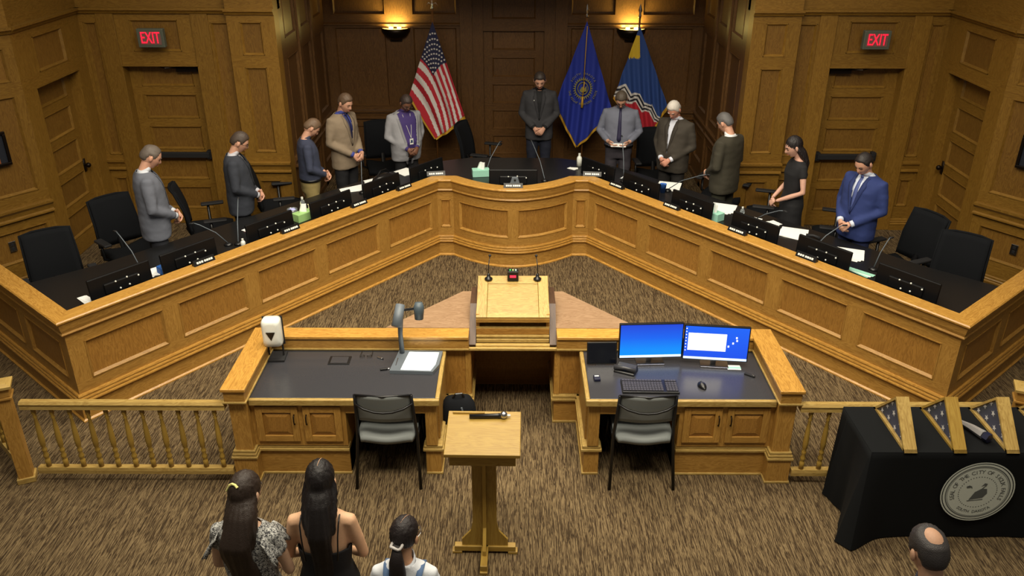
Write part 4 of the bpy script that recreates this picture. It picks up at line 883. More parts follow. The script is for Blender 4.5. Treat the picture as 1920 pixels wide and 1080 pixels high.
T = thing('desk_telephone', 'low black telephone between the tablet and the blue screen', 'phone', (.93, 5.93, ZD), R(-25)); b = MB(); b.add([(-.09, -.06, 0), (.09, -.06, 0), (.09, .06, 0), (-.09, .06, 0), (-.085, -.055, .015), (.085, -.055, .015), (.08, .055, .045), (-.08, .055, .045)], [(0, 1, 2, 3), (4, 5, 6, 7), (0, 1, 5, 4), (1, 2, 6, 5), (2, 3, 7, 6), (3, 0, 4, 7)]); b.build('phone_body', BLACK, T, bevel=.006); b = MB(); b.tube([(-.09, -.035, .035), (0, -.03, .045), (.09, -.02, .035)], [.022, .016, .022], 8); b.build('handset', mat('dark_grey_plastic', (52, 52, 56), .4), T, smooth=True)
T = thing('keyboard', 'black computer keyboard below the plain blue screen', 'keyboard', (1.09, 5.68, ZD), R(-1)); b = MB(); b.box((0, 0, .009), (.45, .19, .018)); b.build('keyboard_base', BLACK, T, bevel=.006); kb = mat('key_grey', (58, 56, 62), .5)
kme = None
for r in range(6):
    for c in range(19):
        if c in (14, ): continue
        if kme is None: q = MB(); q.box((0, 0, 0), (.019, .021, .007)); kme = q.mesh('key', kb)
        o = link('key', kme, T); o.location = (-.206+.0228*c, -.065+.026*r+(.008 if r == 5 else 0), .0215)
T = thing('computer_mouse', 'dark mouse below the screen with the white window', 'mouse', (1.51, 5.70, ZD), R(15)); b = MB(); b.grid(lambda u, v: (.033*math.cos(math.pi*u)*math.sin(math.pi*max(.02, v))**.6, (v-.5)*.11, .003+.035*math.sin(math.pi*u)*math.sin(math.pi*max(.02, min(.98, v)))**.7), 10, 10); b.build('shell', BLACK, T, smooth=True); b = MB(); b.tube([(0, .025, .036), (0, .038, .032)], .005, 8); b.build('wheel', GREYP, T)
small('key_fob', 'small dark blue fob with a white strip at the right desk corner', 'fob', (.68, 5.80, ZD), R(5), [('body', mat('navy_plastic', (22, 26, 52), .4), (0, 0, .012), (.05, .07, .024)), ('strip', WHITEP, (0, .01, .026), (.035, .014, .004))])
small('remote_control', 'thin dark stylus remote right of the monitors', 'remote', (1.93, 5.86, ZD), R(-38), [('body', BLACKM, (0, 0, .008), (.09, .022, .016)), ('tip', SILVER, (.03, 0, .018), (.02, .01, .003))])
small('note_card', 'pale green and white card beside the right monitor base', 'card', (1.83, 5.985, ZD), R(-3), [('card', PAPER, (0, 0, .003), (.11, .07, .005)), ('green_band', TEAL, (0, -.01, .007), (.11, .03, .002))])

# ------------------------------------------------------------------ guest chairs
def guest_chair():
    T = thing('guest_chair', '', 'chair'); GF = mat('dark_grey_upholstery', (118, 123, 122), .75, bump=.2, bscale=300)   # front faces +Y, back at -Y
    for s in (-1, 1):
        b = MB(); b.tube([(s*.255, -.27, 0), (s*.235, -.16, .44), (s*.225, -.185, .60), (s*.215, -.24, .87)], [.013, .014, .014, .012], 8); b.build('rear_leg', BLACK, T, smooth=True)
        b = MB(); b.tube([(s*.25, .24, 0), (s*.235, .18, .42)], .013, 8); b.build('front_leg', BLACK, T, smooth=True)
        b = MB(); b.tube([(s*.235, .2, .42), (s*.235, -.17, .43)], .012, 8); b.build('side_rail', BLACK, T, smooth=True)
    b = MB(); b.grid(lambda u, v: ((u-.5)*(.44-.03*v), -.175-.065*v-.035*math.sin(math.pi*u), .60+.27*v), 12, 8); o = b.build('backrest', GF, T, smooth=True); o.modifiers.new('t', 'SOLIDIFY').thickness = .012
    b = MB(); b.tube([(-.222, -.235, .79), (-.15, -.262, .755), (-.07, -.275, .735), (0, -.278, .73), (.07, -.275, .735), (.15, -.262, .755), (.222, -.235, .79)], .010, 8); b.tube([(-.215, -.24, .87), (0, -.27, .872), (.215, -.24, .87)], .009, 8); b.build('cross_bar', BLACK, T, smooth=True)
    b = MB(); b.grid(lambda u, v: ((u-.5)*(.46 if v > .2 else .40+.3*v), -.22+.46*v, .455+.012*math.cos(2*math.pi*u)), 12, 12); o = b.build('seat', GF, T, smooth=True); o.modifiers.new('t', 'SOLIDIFY').thickness = .045
    return T
g = guest_chair(); g.location = (-.985, 5.62, 0); g['label'] = 'grey stacking chair pushed up to the left desk'; g['group'] = 'grey chairs at the clerk desks'
dup(g, (1.03, 5.62, 0), 0, 'grey stacking chair pushed up to the right desk', 'grey chairs at the clerk desks')

# ------------------------------------------------------------------ lectern, microphone, backpack
T = thing('lectern', 'light oak stand-up lectern with a cross base on the carpet', 'lectern', (-.195, 4.66, 0), R(-1))
def lb(n, c, d, rot=None, m=OAKM, grain=None, bev=.004): b = MB(); b.box(c, d, rot=rot, grain=grain); return b.build(n, m, T, bevel=bev)
lb('top_board', (0, 0, 1.035), (.50, .43, .028), rot=(R(7), 0, 0))
lb('page_stop', (-.11, .185, 1.075), (.22, .016, .022))
lb('apron', (0, -.155, .945), (.44, .02, .10)); lb('apron', (0, .155, .965), (.44, .02, .10)); lb('apron', (-.21, 0, .955), (.02, .30, .10), grain=1); lb('apron', (.21, 0, .955), (.02, .30, .10), grain=1)
b = MB(); pr = [(-.085, .90), (-.085, .28), (-.10, .20), (-.165, .12), (-.165, .065), (.165, .065), (.165, .12), (.10, .20), (.085, .28), (.085, .90)]
n = len(pr); b.add([(x, -.01, z) for x, z in pr]+[(x, .01, z) for x, z in pr], [tuple(range(n)), tuple(range(2*n-1, n-1, -1))]+[(i, (i+1) % n, n+(i+1) % n, n+i) for i in range(n)], [[(z, x) for x, z in pr], [(z, x) for x, z in pr][::-1]]+[[(0, 0), (.1, 0), (.1, .02), (0, .02)]]*n); b.build('wide_board', OAKM, T)
b = MB(); pr = [(-.035, .90), (-.035, .25), (-.12, .11), (-.12, .065), (.12, .065), (.12, .11), (.035, .25), (.035, .90)]; n = len(pr)
for s, nm in ((-1, 'rib_board'),):
    b.add([(-.012, y, z) for y, z in pr]+[(.012, y, z) for y, z in pr], [tuple(range(n)), tuple(range(2*n-1, n-1, -1))]+[(i, (i+1) % n, n+(i+1) % n, n+i) for i in range(n)], [[(z, y) for y, z in pr], [(z, y) for y, z in pr][::-1]]+[[(0, 0), (.1, 0), (.1, .02), (0, .02)]]*n); b.build(nm, OAKM, T)
lb('foot', (0, 0, .045), (.44, .05, .045)); lb('foot', (0, 0, .045), (.05, .44, .045), grain=1)
for x in (-.2, .2): lb('foot_block', (x, 0, .011), (.07, .055, .022))
for y in (-.2, .2): lb('foot_block', (0, y, .011), (.055, .07, .022))
T = thing('handheld_microphone', 'black wireless microphone with a silver grille on the lectern', 'microphone', (-.165, 4.80, 1.085), R(2))
b = MB(); b.tube([(-.13, 0, 0), (.06, 0, 0), (.08, 0, 0)], [.014, .016, .019], 12); b.build('handle', BLACK, T, smooth=True); b = MB(); b.ball((.105, 0, .004), .027, 14); b.build('grille', SILVER, T, smooth=True); b = MB(); b.tube([(.128, 0, 0), (.15, 0, 0)], [.008, .007], 8); b.build('end_cap', WHITEP, T)
T = thing('backpack', 'black backpack on the floor beside the left desk', 'backpack', (-.46, 5.98, 0), R(8))
b = MB(); b.rings([[Vector(((.15*k)*math.copysign(abs(math.cos(a))**.6, math.cos(a)), (.10*k2)*math.copysign(abs(math.sin(a))**.6, math.sin(a)), z)) for a in [2*math.pi*i/20 for i in range(20)]] for z, k, k2 in ((0.005, .9, .9), (.05, 1.05, 1.1), (.25, 1.05, 1.15), (.38, .95, .95), (.45, .7, .6), (.47, .4, .3))]); b.build('bag_body', MESHF, T, smooth=True)
b = MB(); b.rings([[Vector((.11*k*math.copysign(abs(math.cos(a))**.6, math.cos(a)), -.12+.04*k*math.sin(a), z)) for a in [2*math.pi*i/16 for i in range(16)]] for z, k in ((.04, .9), (.08, 1.05), (.22, 1.0), (.27, .6))]); b.build('front_pocket', BLACKM, T, smooth=True)
b = MB(); b.tube([(-.05, -.02, .46), (-.02, -.03, .51), (.03, -.03, .51), (.05, -.02, .46)], .01, 6); b.build('top_handle', BLACK, T); b = MB(); b.tube([(.02, -.105, .42), (.045, -.125, .30), (.055, -.12, .2)], .008, 6); b.build('strap', GREYP, T)
b = MB(); b.tube([(-.13, -.03, .42), (-.19, -.06, .3), (-.17, -.05, .1)], .018, 6, flat=.4); b.build('strap', BLACK, T)

# ------------------------------------------------------------------ railings
def baluster_mesh():
    b = MB(); b.lathe([(0, 0), (.02, 0), (.02, .07), (.012, .078), (.019, .09), (.022, .11), (.013, .135), (.018, .15), (.02, .17), (.012, .185), (.019, .20), (.023, .26), (.018, .38), (.011, .46), (.017, .475), (.011, .49), (.018, .51), (.018, .565), (0, .565)], n=10); return b.mesh('baluster', OAKM, True)
BAL = baluster_mesh()
def railing(s, label, x0=-3.80, nb=11):
    T = thing('balustrade', label, 'railing'); m = 1 if s < 0 else -1
    b = MB(); b.sweep([(-.035, .70), (.035, .70), (.03, .725), (.036, .745), (.02, .765), (-.02, .765), (-.036, .745), (-.03, .725)], sorted([(m*x0, 5.45), (m*-2.22, 5.45)])); b.build('top_rail', OAKL, T)
    b = MB(); b.sweep([(-.03, .085), (.03, .085), (.03, .115), (.024, .14), (-.024, .14), (-.03, .115)], sorted([(m*x0, 5.45), (m*-2.235, 5.45)])); b.build('bottom_rail', OAKL, T)
    for k in range(nb): o = link('baluster', BAL, T); o.location = (m*(-3.72+.1405*k), 5.45, .138)
    # second run turning back at the newel
    P0 = Vector((m*-3.93, 5.46)); dd = Vector((m*-.72, .69)); b = MB(); b.sweep([(-.035, .70), (.035, .70), (.03, .725), (.036, .745), (.02, .765), (-.02, .765)], [P0+dd*.05, P0+dd*1.6]); b.build('top_rail', OAKL, T)
    b = MB(); b.sweep([(-.03, .085), (.03, .085), (.03, .115), (.024, .14), (-.024, .14)], [P0+dd*.05, P0+dd*1.6]); b.build('bottom_rail', OAKL, T)
    for k in range(10): o = link('baluster', BAL, T); p = P0+dd*(.17+.14*k); o.location = (p.x, p.y, .138)
    N = thing('newel_post', 'square oak newel post with a wide cap at the %s end of the balustrade' % ('left' if s < 0 else 'right'), 'post', (P0.x, P0.y, 0), R(23)*m)
    b = MB(); b.box((0, 0, .40), (.105, .105, .80), grain=2); b.build('shaft', OAK, N, bevel=.003)
    b = MB(); b.box((0, 0, .025), (.135, .135, .05)); b.build('foot', OAKL, N, bevel=.006)
    b = MB(); b.box((0, 0, .80), (.145, .145, .02)); b.box((0, 0, .85), (.125, .125, .08)); b.build('neck', OAK, N, bevel=.005)
    b = MB(); h = .085; b.add([(-h, -h, .89), (h, -h, .89), (h, h, .89), (-h, h, .89), (-h, -h, .91), (h, -h, .91), (h, h, .91), (-h, h, .91), (-.05, -.05, .925), (.05, -.05, .925), (.05, .05, .925), (-.05, .05, .925)], [(0, 1, 2, 3), (0, 1, 5, 4), (1, 2, 6, 5), (2, 3, 7, 6), (3, 0, 4, 7), (4, 5, 9, 8), (5, 6, 10, 9), (6, 7, 11, 10), (7, 4, 8, 11), (8, 9, 10, 11)], [[(0, 0), (.1, 0), (.1, .1), (0, .1)]]*10); b.build('cap', OAKL, N)
railing(-1, 'oak balustrade with turned balusters left of the left desk'); railing(1, 'oak balustrade with turned balusters behind the draped table')

# ------------------------------------------------------------------ draped table and flag cases
T = thing('draped_table', 'long table under a black cloth that bears a round grey seal', 'table')
TX0, TX1, TY0, TY1, TZ = 2.53, 4.40, 4.83, 5.40, .762
b = MB(); b.box(((TX0+TX1)/2, (TY0+TY1)/2, .735), (TX1-TX0-.02, TY1-TY0-.02, .03)); b.build('tabletop', GREYP, T)
for x in (TX0+.15, TX1-.15):
    for y in (TY0+.1, TY1-.1): b = MB(); b.tube([(x, y, 0), (x, y, .72)], .014, 8); b.build('leg', GREYP, T)
CLOTH = mat('black_tablecloth', (11, 13, 15), .85, bump=.15, bscale=500, spec=.2)
def rim(t):  # perimeter, returns (x, y, nx, ny, cornerness)
    Wd, Dp = TX1-TX0, TY1-TY0; per = 2*(Wd+Dp); q = (t % 1)*per; r = .02
    if q < Wd: return TX0+q, TY0, 0, -1, min(q, Wd-q)
    q -= Wd
    if q < Dp: return TX1, TY0+q, 1, 0, min(q, Dp-q)
    q -= Dp
    if q < Wd: return TX1-q, TY1, 0, 1, min(q, Wd-q)
    q -= Wd; return TX0, TY1-q, -1, 0, min(q, Dp-q)
b = MB(); NV = 14; NU = 420
def drape(u, v):
    x, y, nx, ny, cd = rim(u)
    if v == 0: return ((TX0+TX1)/2*.02+x*.98, (TY0+TY1)/2*.02+y*.98, TZ+.004)
    v = (v-1/NV)/(1-1/NV); corner = math.exp(-(cd/.13)**2)
    fl = (.012*v if ny < 1 else 0) + (.15*v*corner if ny < 1 and y < 5.3 else 0) + .012*v*math.sin(x*19+y*31)*(1 if abs(nx) > 0 else .35)
    sg = 1
    ex = -1 if abs(x-TX0) < abs(x-TX1) else 1; ey = -1 if abs(y-TY0) < abs(y-TY1) else 1
    return (x+nx*fl+ex*.075*v*corner*abs(ny)*(ny < 1), y+ny*fl+(ey*.075*v*corner*abs(nx) if ey < 0 else 0), TZ-(TZ-.012)*v)
b.grid(drape, NU, NV); pts = [(rim(i/60)[0]*.985+(TX0+TX1)/2*.015, rim(i/60)[1]*.98+(TY0+TY1)/2*.02) for i in range(60)]
b.add([(TX0, TY0, TZ+.004), (TX1, TY0, TZ+.004), (TX1, TY1, TZ+.004), (TX0, TY1, TZ+.004)], [(0, 1, 2, 3)])
co = b.build('tablecloth', CLOTH, None, smooth=True); tag(co, 'black cloth with a round grey seal, draped over the long table', 'tablecloth')
SG = mat('seal_grey', (196, 202, 192), .8); SD = mat('seal_dark', (84, 88, 86), .8)
SCX, SCZ = 3.335, .445
def disk(b, r0, r1, m, y, n=48, ry=1.0): b.add([(SCX+r0*math.cos(2*math.pi*i/n), y, SCZ+r0*math.sin(2*math.pi*i/n)) for i in range(n)]+[(SCX+r1*math.cos(2*math.pi*i/n), y, SCZ+r1*math.sin(2*math.pi*i/n)) for i in range(n)], [(i, (i+1) % n, n+(i+1) % n, n+i) for i in range(n)], None, m)
SY = 4.796
b = MB(); disk(b, .001, .245, SG, SY); disk(b, .252, .262, SG, SY); disk(b, .222, .230, SD, SY-.001); disk(b, .214, .217, SD, SY-.001)
for i in range(44):
    a = 2*math.pi*i/44; c = (SCX+.135*math.cos(a), SCZ+.135*math.sin(a)); b.add([(c[0]-.0035, SY-.001, c[1]-.0035), (c[0]+.0035, SY-.001, c[1]-.0035), (c[0]+.0035, SY-.001, c[1]+.0035), (c[0]-.0035, SY-.001, c[1]+.0035)], [(0, 1, 2, 3)], None, SD)
def seal_text(txt, r, a0, a1, up, size):
    for i, ch in enumerate(txt):
        if ch == ' ': continue
        a = R(a0+(a1-a0)*i/(len(txt)-1)); rot = a-math.pi/2 if up else a+math.pi/2
        text_into(b, ch, size, Matrix.Translation((SCX+r*math.cos(a), SY-.001, SCZ+r*math.sin(a))) @ Matrix.Rotation(-rot, 4, 'Y') @ Matrix.Rotation(R(90), 4, 'X'), SD, .0003)
seal_text('SEAL OF THE CITY OF SIOUX FALLS', .178, 200, -20, True, .044); seal_text('SOUTH DAKOTA', .178, 232, 308, False, .034)
def poly(ps, m=SD): b.add([(SCX+x, SY-.0015, SCZ+z) for x, z in ps], [tuple(range(len(ps)))], None, m)
poly([(-.05, -.07), (-.02, 0), (.02, .03), (.06, .03), (.07, -.01), (.045, -.05), (0, -.06)]); poly([(-.09, .05), (-.07, .06), (-.05, .05), (-.045, .03), (-.055, .04), (-.085, .035)]); poly([(.015, .05), (.035, .08), (.055, .075), (.05, .05), (.035, .06)]); poly([(-.06, -.075), (.0, -.07), (.05, -.06), (.05, -.068), (-.06, -.083)]); poly([(.02, .028), (.04, .055), (.046, .05), (.03, .028)])
b.build('seal', None, co)
def flag_case(x, y0, y1, label, wmat):
    T = thing('flag_case', label, 'flag case', (x, y0, TZ+.005)); Ln = y1-y0; H = Ln/2; D = .092   # stands on its long side, glass faces -X
    tri = [(0, 0), (Ln, 0), (H, H)]
    def side(n, a, c2, t=.018):
        a = Vector(a); c2 = Vector(c2); tv = (c2-a).normalized(); nv = Vector((-tv.y, tv.x))
        cc_ = Vector((Ln/2, H*.33)); nv = nv if (cc_-a).dot(nv) > 0 else -nv
        q = [a, c2, c2+nv*t-tv*t, a+nv*t+tv*t]; b = MB()
        vs = [(0, p.x, p.y) for p in q]+[(D, p.x, p.y) for p in q]
        b.add(vs, [(0, 1, 2, 3), (7, 6, 5, 4), (0, 4, 5, 1), (1, 5, 6, 2), (2, 6, 7, 3), (3, 7, 4, 0)], [[(0, 0), (.5, 0), (.5, .02), (0, .02)]]*2+[[(0, 0), (0, D), (.5, D), (.5, 0)]]*4); b.build(n, wmat, T)
    side('case_side', tri[0], tri[2]); side('case_side', tri[1], tri[2]); side('case_base', tri[0], tri[1])
    b = MB(); b.add([(D-.004, *p) for p in tri]+[(D, *p) for p in tri], [(0, 1, 2), (5, 4, 3)]); b.build('back_board', wmat, T)
    i = .03; k = [(i*1.5, .02), (Ln-i*1.5, .02), (H, H-i*1.2)]
    b = MB(); b.grid(lambda u, v: (.022+.012*math.sin(v*8)*0+.008*abs(math.sin(v*4+u)), k[0][0]+(k[1][0]-k[0][0])*u*(1-v)+(k[2][0]-k[0][0])*v, .02+(k[2][1]-.02)*v), 10, 10); b.build('folded_flag', NVY, T, smooth=True)
    for (p, q) in [(.12, .07), (.24, .06), (.36, .07), (.48, .06), (.18, .14), (.30, .15), (.42, .14), (.25, .22), (.36, .21)]:
        sc = Ln/.6; b = MB(); b.add([(.012, p*sc, q*sc)]+[(.012, u*1, v*1) for u, v in star_pts((p*sc, q*sc), .026)], [(0, j+1, (j+1) % 10+1) for j in range(10)]); b.build('star', WHT, T)
    b = MB(); b.add([(.006, *k[0]), (.006, *k[1]), (.006, *k[2])], [(0, 1, 2)]); b.build('glass', mat('case_glass', (235, 240, 245), .04, alpha=.06), T)
CW1 = OAKL
flag_case(2.755, 4.82, 5.39, 'wooden triangular flag case at the left end of the black table', OAKL); flag_case(3.105, 4.82, 5.39, 'honey-coloured triangular flag case left of the chrome trophy', OAKM)
flag_case(3.475, 4.82, 5.39, 'wooden triangular flag case right of the chrome trophy', OAKL); flag_case(3.845, 4.82, 5.39, 'wooden triangular flag case at the right edge of the frame', OAKL)
T = thing('chrome_trophy', 'shiny chrome slim trophy lying between two flag cases', 'trophy', (3.38, 4.98, TZ+.012), R(24)); b = MB()
b.tube([(0, 0, .035), (0, .10, .035), (0, .22, .024)], [.034, .026, .012], 6); b.build('body', mat('bright_silver', (235, 236, 240), .22, .75), T); b = MB(); b.tube([(0, -.01, .035), (0, -.05, .035)], [.038, .036], 6); b.build('base', mat('navy_plastic', (22, 26, 52), .4), T)
b = MB(); b.ball((0, .24, .03), .016, 10); b.ball((-.012, .265, .04), .014, 8); b.ball((.015, .28, .04), .012, 8); b.build('figure', CHROME, T, smooth=True)

# ------------------------------------------------------------------ people
def fuse(mb, voxel, smooth=6):
    me = mb.mesh('tmp'); o = bpy.data.objects.new('tmp', me); COL.objects.link(o)
    r = o.modifiers.new('r', 'REMESH'); r.mode = 'VOXEL'; r.voxel_size = voxel; r.use_smooth_shade = True
    q = o.modifiers.new('s', 'SMOOTH'); q.factor = .5; q.iterations = smooth
    dg = bpy.context.evaluated_depsgraph_get(); dg.update()
    out = bpy.data.meshes.new_from_object(o.evaluated_get(dg)); bpy.data.objects.remove(o); bpy.data.meshes.remove(me)
    for p in out.polygons: p.use_smooth = True
    out.materials.clear(); return out
def setmat(me, m): me.materials.append(m); return me
def ering(cx, cy, z, rx, ry, n=28, tilt=0, e=2.3):
    out = []
    for i in range(n):
        a = 2*math.pi*i/n; c_, s_ = math.cos(a), math.sin(a)
        x = rx*math.copysign(abs(c_)**(2/e), c_); y = ry*math.copysign(abs(s_)**(2/e), s_)
        out.append(Vector((cx+x, cy+y, z - tilt*y)))
    return out
from mathutils import noise
def trim(me, z):
    bm = bmesh.new(); bm.from_mesh(me); bmesh.ops.bisect_plane(bm, geom=bm.verts[:]+bm.edges[:]+bm.faces[:], plane_co=(0, 0, z), plane_no=(0, 0, 1), clear_outer=True); bm.to_mesh(me); bm.free(); return me
def crease(me, amp=.0045):
    N_ = [v.normal.copy() for v in me.vertices]; out = []
    for v, nn in zip(me.vertices, N_):
        c = v.co; n = noise.noise(Vector((c.x*9, c.y*9, c.z*15)))+.5*noise.noise(Vector((c.x*22, c.y*22, c.z*30+5)))
        out += (c + nn*(amp*n))[:]
    me.vertices.foreach_set('co', out); me.update(); return me
def cut(me, keep):
    bm = bmesh.new(); bm.from_mesh(me); bmesh.ops.delete(bm, geom=[f for f in bm.faces if not keep(f.calc_center_median())], context='FACES'); bm.to_mesh(me); bm.free(); return me
def smst(a, b, x): t = max(0, min(1, (x-a)/(b-a))); return t*t*(3-2*t)
def head_pt(th, ph, off_=0.0, jaw=1.0):
    dx, dy, dz = math.sin(th)*math.cos(ph), math.sin(th)*math.sin(ph), math.cos(th)
    x, y, z = .076*dx, .096*dy, .118*dz
    low = smst(.02, -.11, z)
    x *= 1-.30*low*jaw; 
    if y < 0: y *= 1-.42*smst(-.03, -.12, z)
    else: y *= 1-.10*low
    y += .010*low*(1 if y > 0 else 0)
    if dy > .3:   # face relief
        g = lambda cx_, cz_, sx_, sz_: math.exp(-((abs(x)-cx_)/sx_)**2-((z-cz_)/sz_)**2)
        nose = math.exp(-(x/.013)**2)*(smst(.022, -.028, z)*smst(-.050, -.030, z)); y += .024*nose
        y -= .009*g(.031, .006, .018, .014); y += .004*g(.028, .026, .03, .008)
        y += .004*math.exp(-(x/.022)**2-((z+.060)/.010)**2); y -= .004*math.exp(-(x/.03)**2-((z+.076)/.006)**2); y += .007*math.exp(-(x/.02)**2-((z+.098)/.014)**2)
        y += .003*g(.045, -.022, .02, .02)
    n = Vector((dx/.076, dy/.096, dz/.118)).normalized()
    return Vector((x, y, z)) + n*off_
def head_grid(b, M, off_fn, keep, nu=44, nv=34):
    vs = {}; base = len(b.v)
    def idx(i, j):
        i %= nu
        if (i, j) not in vs:
            th = max(.03, min(math.pi-.03, math.pi*j/nv)); ph = 2*math.pi*i/nu; p = head_pt(th, ph); vs[(i, j)] = len(b.v); b.v.append(tuple(M @ head_pt(th, ph, off_fn(p))))
        return vs[(i, j)]
    for j in range(nv):
        for i in range(nu):
            c = head_pt(math.pi*(j+.5)/nv, 2*math.pi*(i+.5)/nu)
            if keep(c): b.f.append((idx(i, j), idx(i+1, j), idx(i+1, j+1), idx(i, j+1))); b.uv.append([(0, 0)]*4); b.mi.append(0)
    if keep(Vector((0, 0, .117))): b.f.append(tuple(idx(i, 0) for i in range(nu))); b.uv.append([(0, 0)]*nu); b.mi.append(0)
    if keep(Vector((0, 0, -.117))): b.f.append(tuple(idx(i, nv) for i in range(nu))); b.uv.append([(0, 0)]*nu); b.mi.append(0)
def hand(b, w_, d, nrm, side, curl=1.0, sc=1.0):
    """palm from wrist w_ along d; nrm = palm side; side = vector from little finger to thumb"""
    d = d.normalized(); nrm = (nrm-d*nrm.dot(d)).normalized(); sd = side - d*side.dot(d) - nrm*side.dot(nrm); sd.normalize()
    rs = []
    for t, rx, ry in ((-.015, .026, .018), (.02, .034, .016), (.06, .041, .015), (.092, .040, .012)):
        c = w_+d*t*sc
        rs.append([c+sd*math.cos(a)*rx*sc+nrm*math.sin(a)*ry*sc for a in [2*math.pi*i/14 for i in range(14)]])
    b.rings(rs)
    for k, (o_, L) in enumerate(((.030, .074), (.010, .083), (-.010, .078), (-.029, .060))):
        p = w_+d*.078*sc+sd*o_*sc; pts = [p]; dd = d.copy(); ang = 0
        for seg in (.45, .32, .25):
            ang = R(28+6*k)*curl; dd = (dd*math.cos(ang)+nrm*math.sin(ang)).normalized(); pts.append(pts[-1]+dd*L*seg*sc)
        b.tube(pts, [.0092*sc, .0088*sc, .0080*sc, .0062*sc], 8)
    p = w_+d*.02*sc+sd*.030*sc; t1 = (d*.75+sd*.7+nrm*.35).normalized(); t2 = (d*.95+sd*.12+nrm*.35).normalized()
    b.tube([p, p+t1*.035*sc, p+t1*.035*sc+t2*.028*sc, p+t1*.035*sc+t2*.050*sc], [.013*sc, .0115*sc, .0098*sc, .007*sc], 8)
def torso_rings(b, g, belly, z0, grow=0.0, fem=False, n=28, hem=None):
    w_ = 1+g
    if fem: tab = [(.80, .172, .115, 0), (.92, .178, .120, 0), (1.06, .135, .098, 0), (1.20, .150, .105, .004), (1.30, .162, .108, .010), (1.38, .172, .088, 0), (1.425, .150, .066, -.005), (1.46, .085, .052, -.01), (1.485, .052, .050, -.008)]
    else: tab = [(.80, .182, .128, 0), (.92, .180, .128, 0), (1.06, .176, .124, .005), (1.20, .188, .126, .006), (1.32, .202, .124, .004), (1.39, .200, .104, -.004), (1.435, .165, .078, -.010), (1.465, .090, .060, -.014), (1.49, .060, .056, -.010)]
    rs = []
    for z, rx, ry, cy in tab:
        if z < z0-1e-6: continue
        bl = belly*math.exp(-((z-1.04)/.14)**2)
        rs.append(ering(0, cy+bl*.5, z, rx*w_*(1 if z < 1.42 else (1+g*.2)/w_ if z > 1.45 else 1)+grow+bl*.25, ry*(1+g*.5)+grow+bl*.6, n))
    if hem:
        z, rx, ry = hem; rs.insert(0, ering(0, 0, z, rx, ry, n))
    b.rings(rs); return rs
def front_y(g, belly, z, x, fem=False):
    b = MB(); rs = torso_rings(b, g, belly, .8, .0, fem)
    zs = [r[0].z for r in rs]
    for i in range(len(zs)-1):
        if zs[i] <= z <= zs[i+1]:
            t = (z-zs[i])/(zs[i+1]-zs[i]); rx = (rs[i][0].x)*(1-t)+rs[i+1][0].x*t; yt = rs[i][7].y*(1-t)+rs[i+1][7].y*t; yb = rs[i][21].y*(1-t)+rs[i+1][21].y*t
            cy = (yt+yb)/2; ry = (yt-yb)/2; return cy+ry*max(0, 1-min(1, abs(x)/rx)**2.3)**(1/2.3)
    return .1
def arms_pts(pose, g=0, fem=False):
    sh = (.165 if fem else .185)*(1+g)
    out = {}
    for s in (-1, 1):
        S = Vector((s*sh, -.012, 1.385))
        if pose == 'clasp': E_ = Vector((s*(.245+g*.2), -.02, 1.12)); W_ = Vector((s*.062, .215, .965-.0*s))
        elif pose == 'paper': E_ = Vector((s*(.265+g*.2), -.01, 1.13)); W_ = Vector((s*.135, .24, 1.04))
        elif pose == 'front': E_ = Vector((s*(.215), .02, 1.11)); W_ = Vector((s*.09, .19, .98))
        else: E_ = Vector((s*.235, -.03, 1.11)); W_ = Vector((s*.22, .03, .86))
        out[s] = (S, E_, W_)
    return out
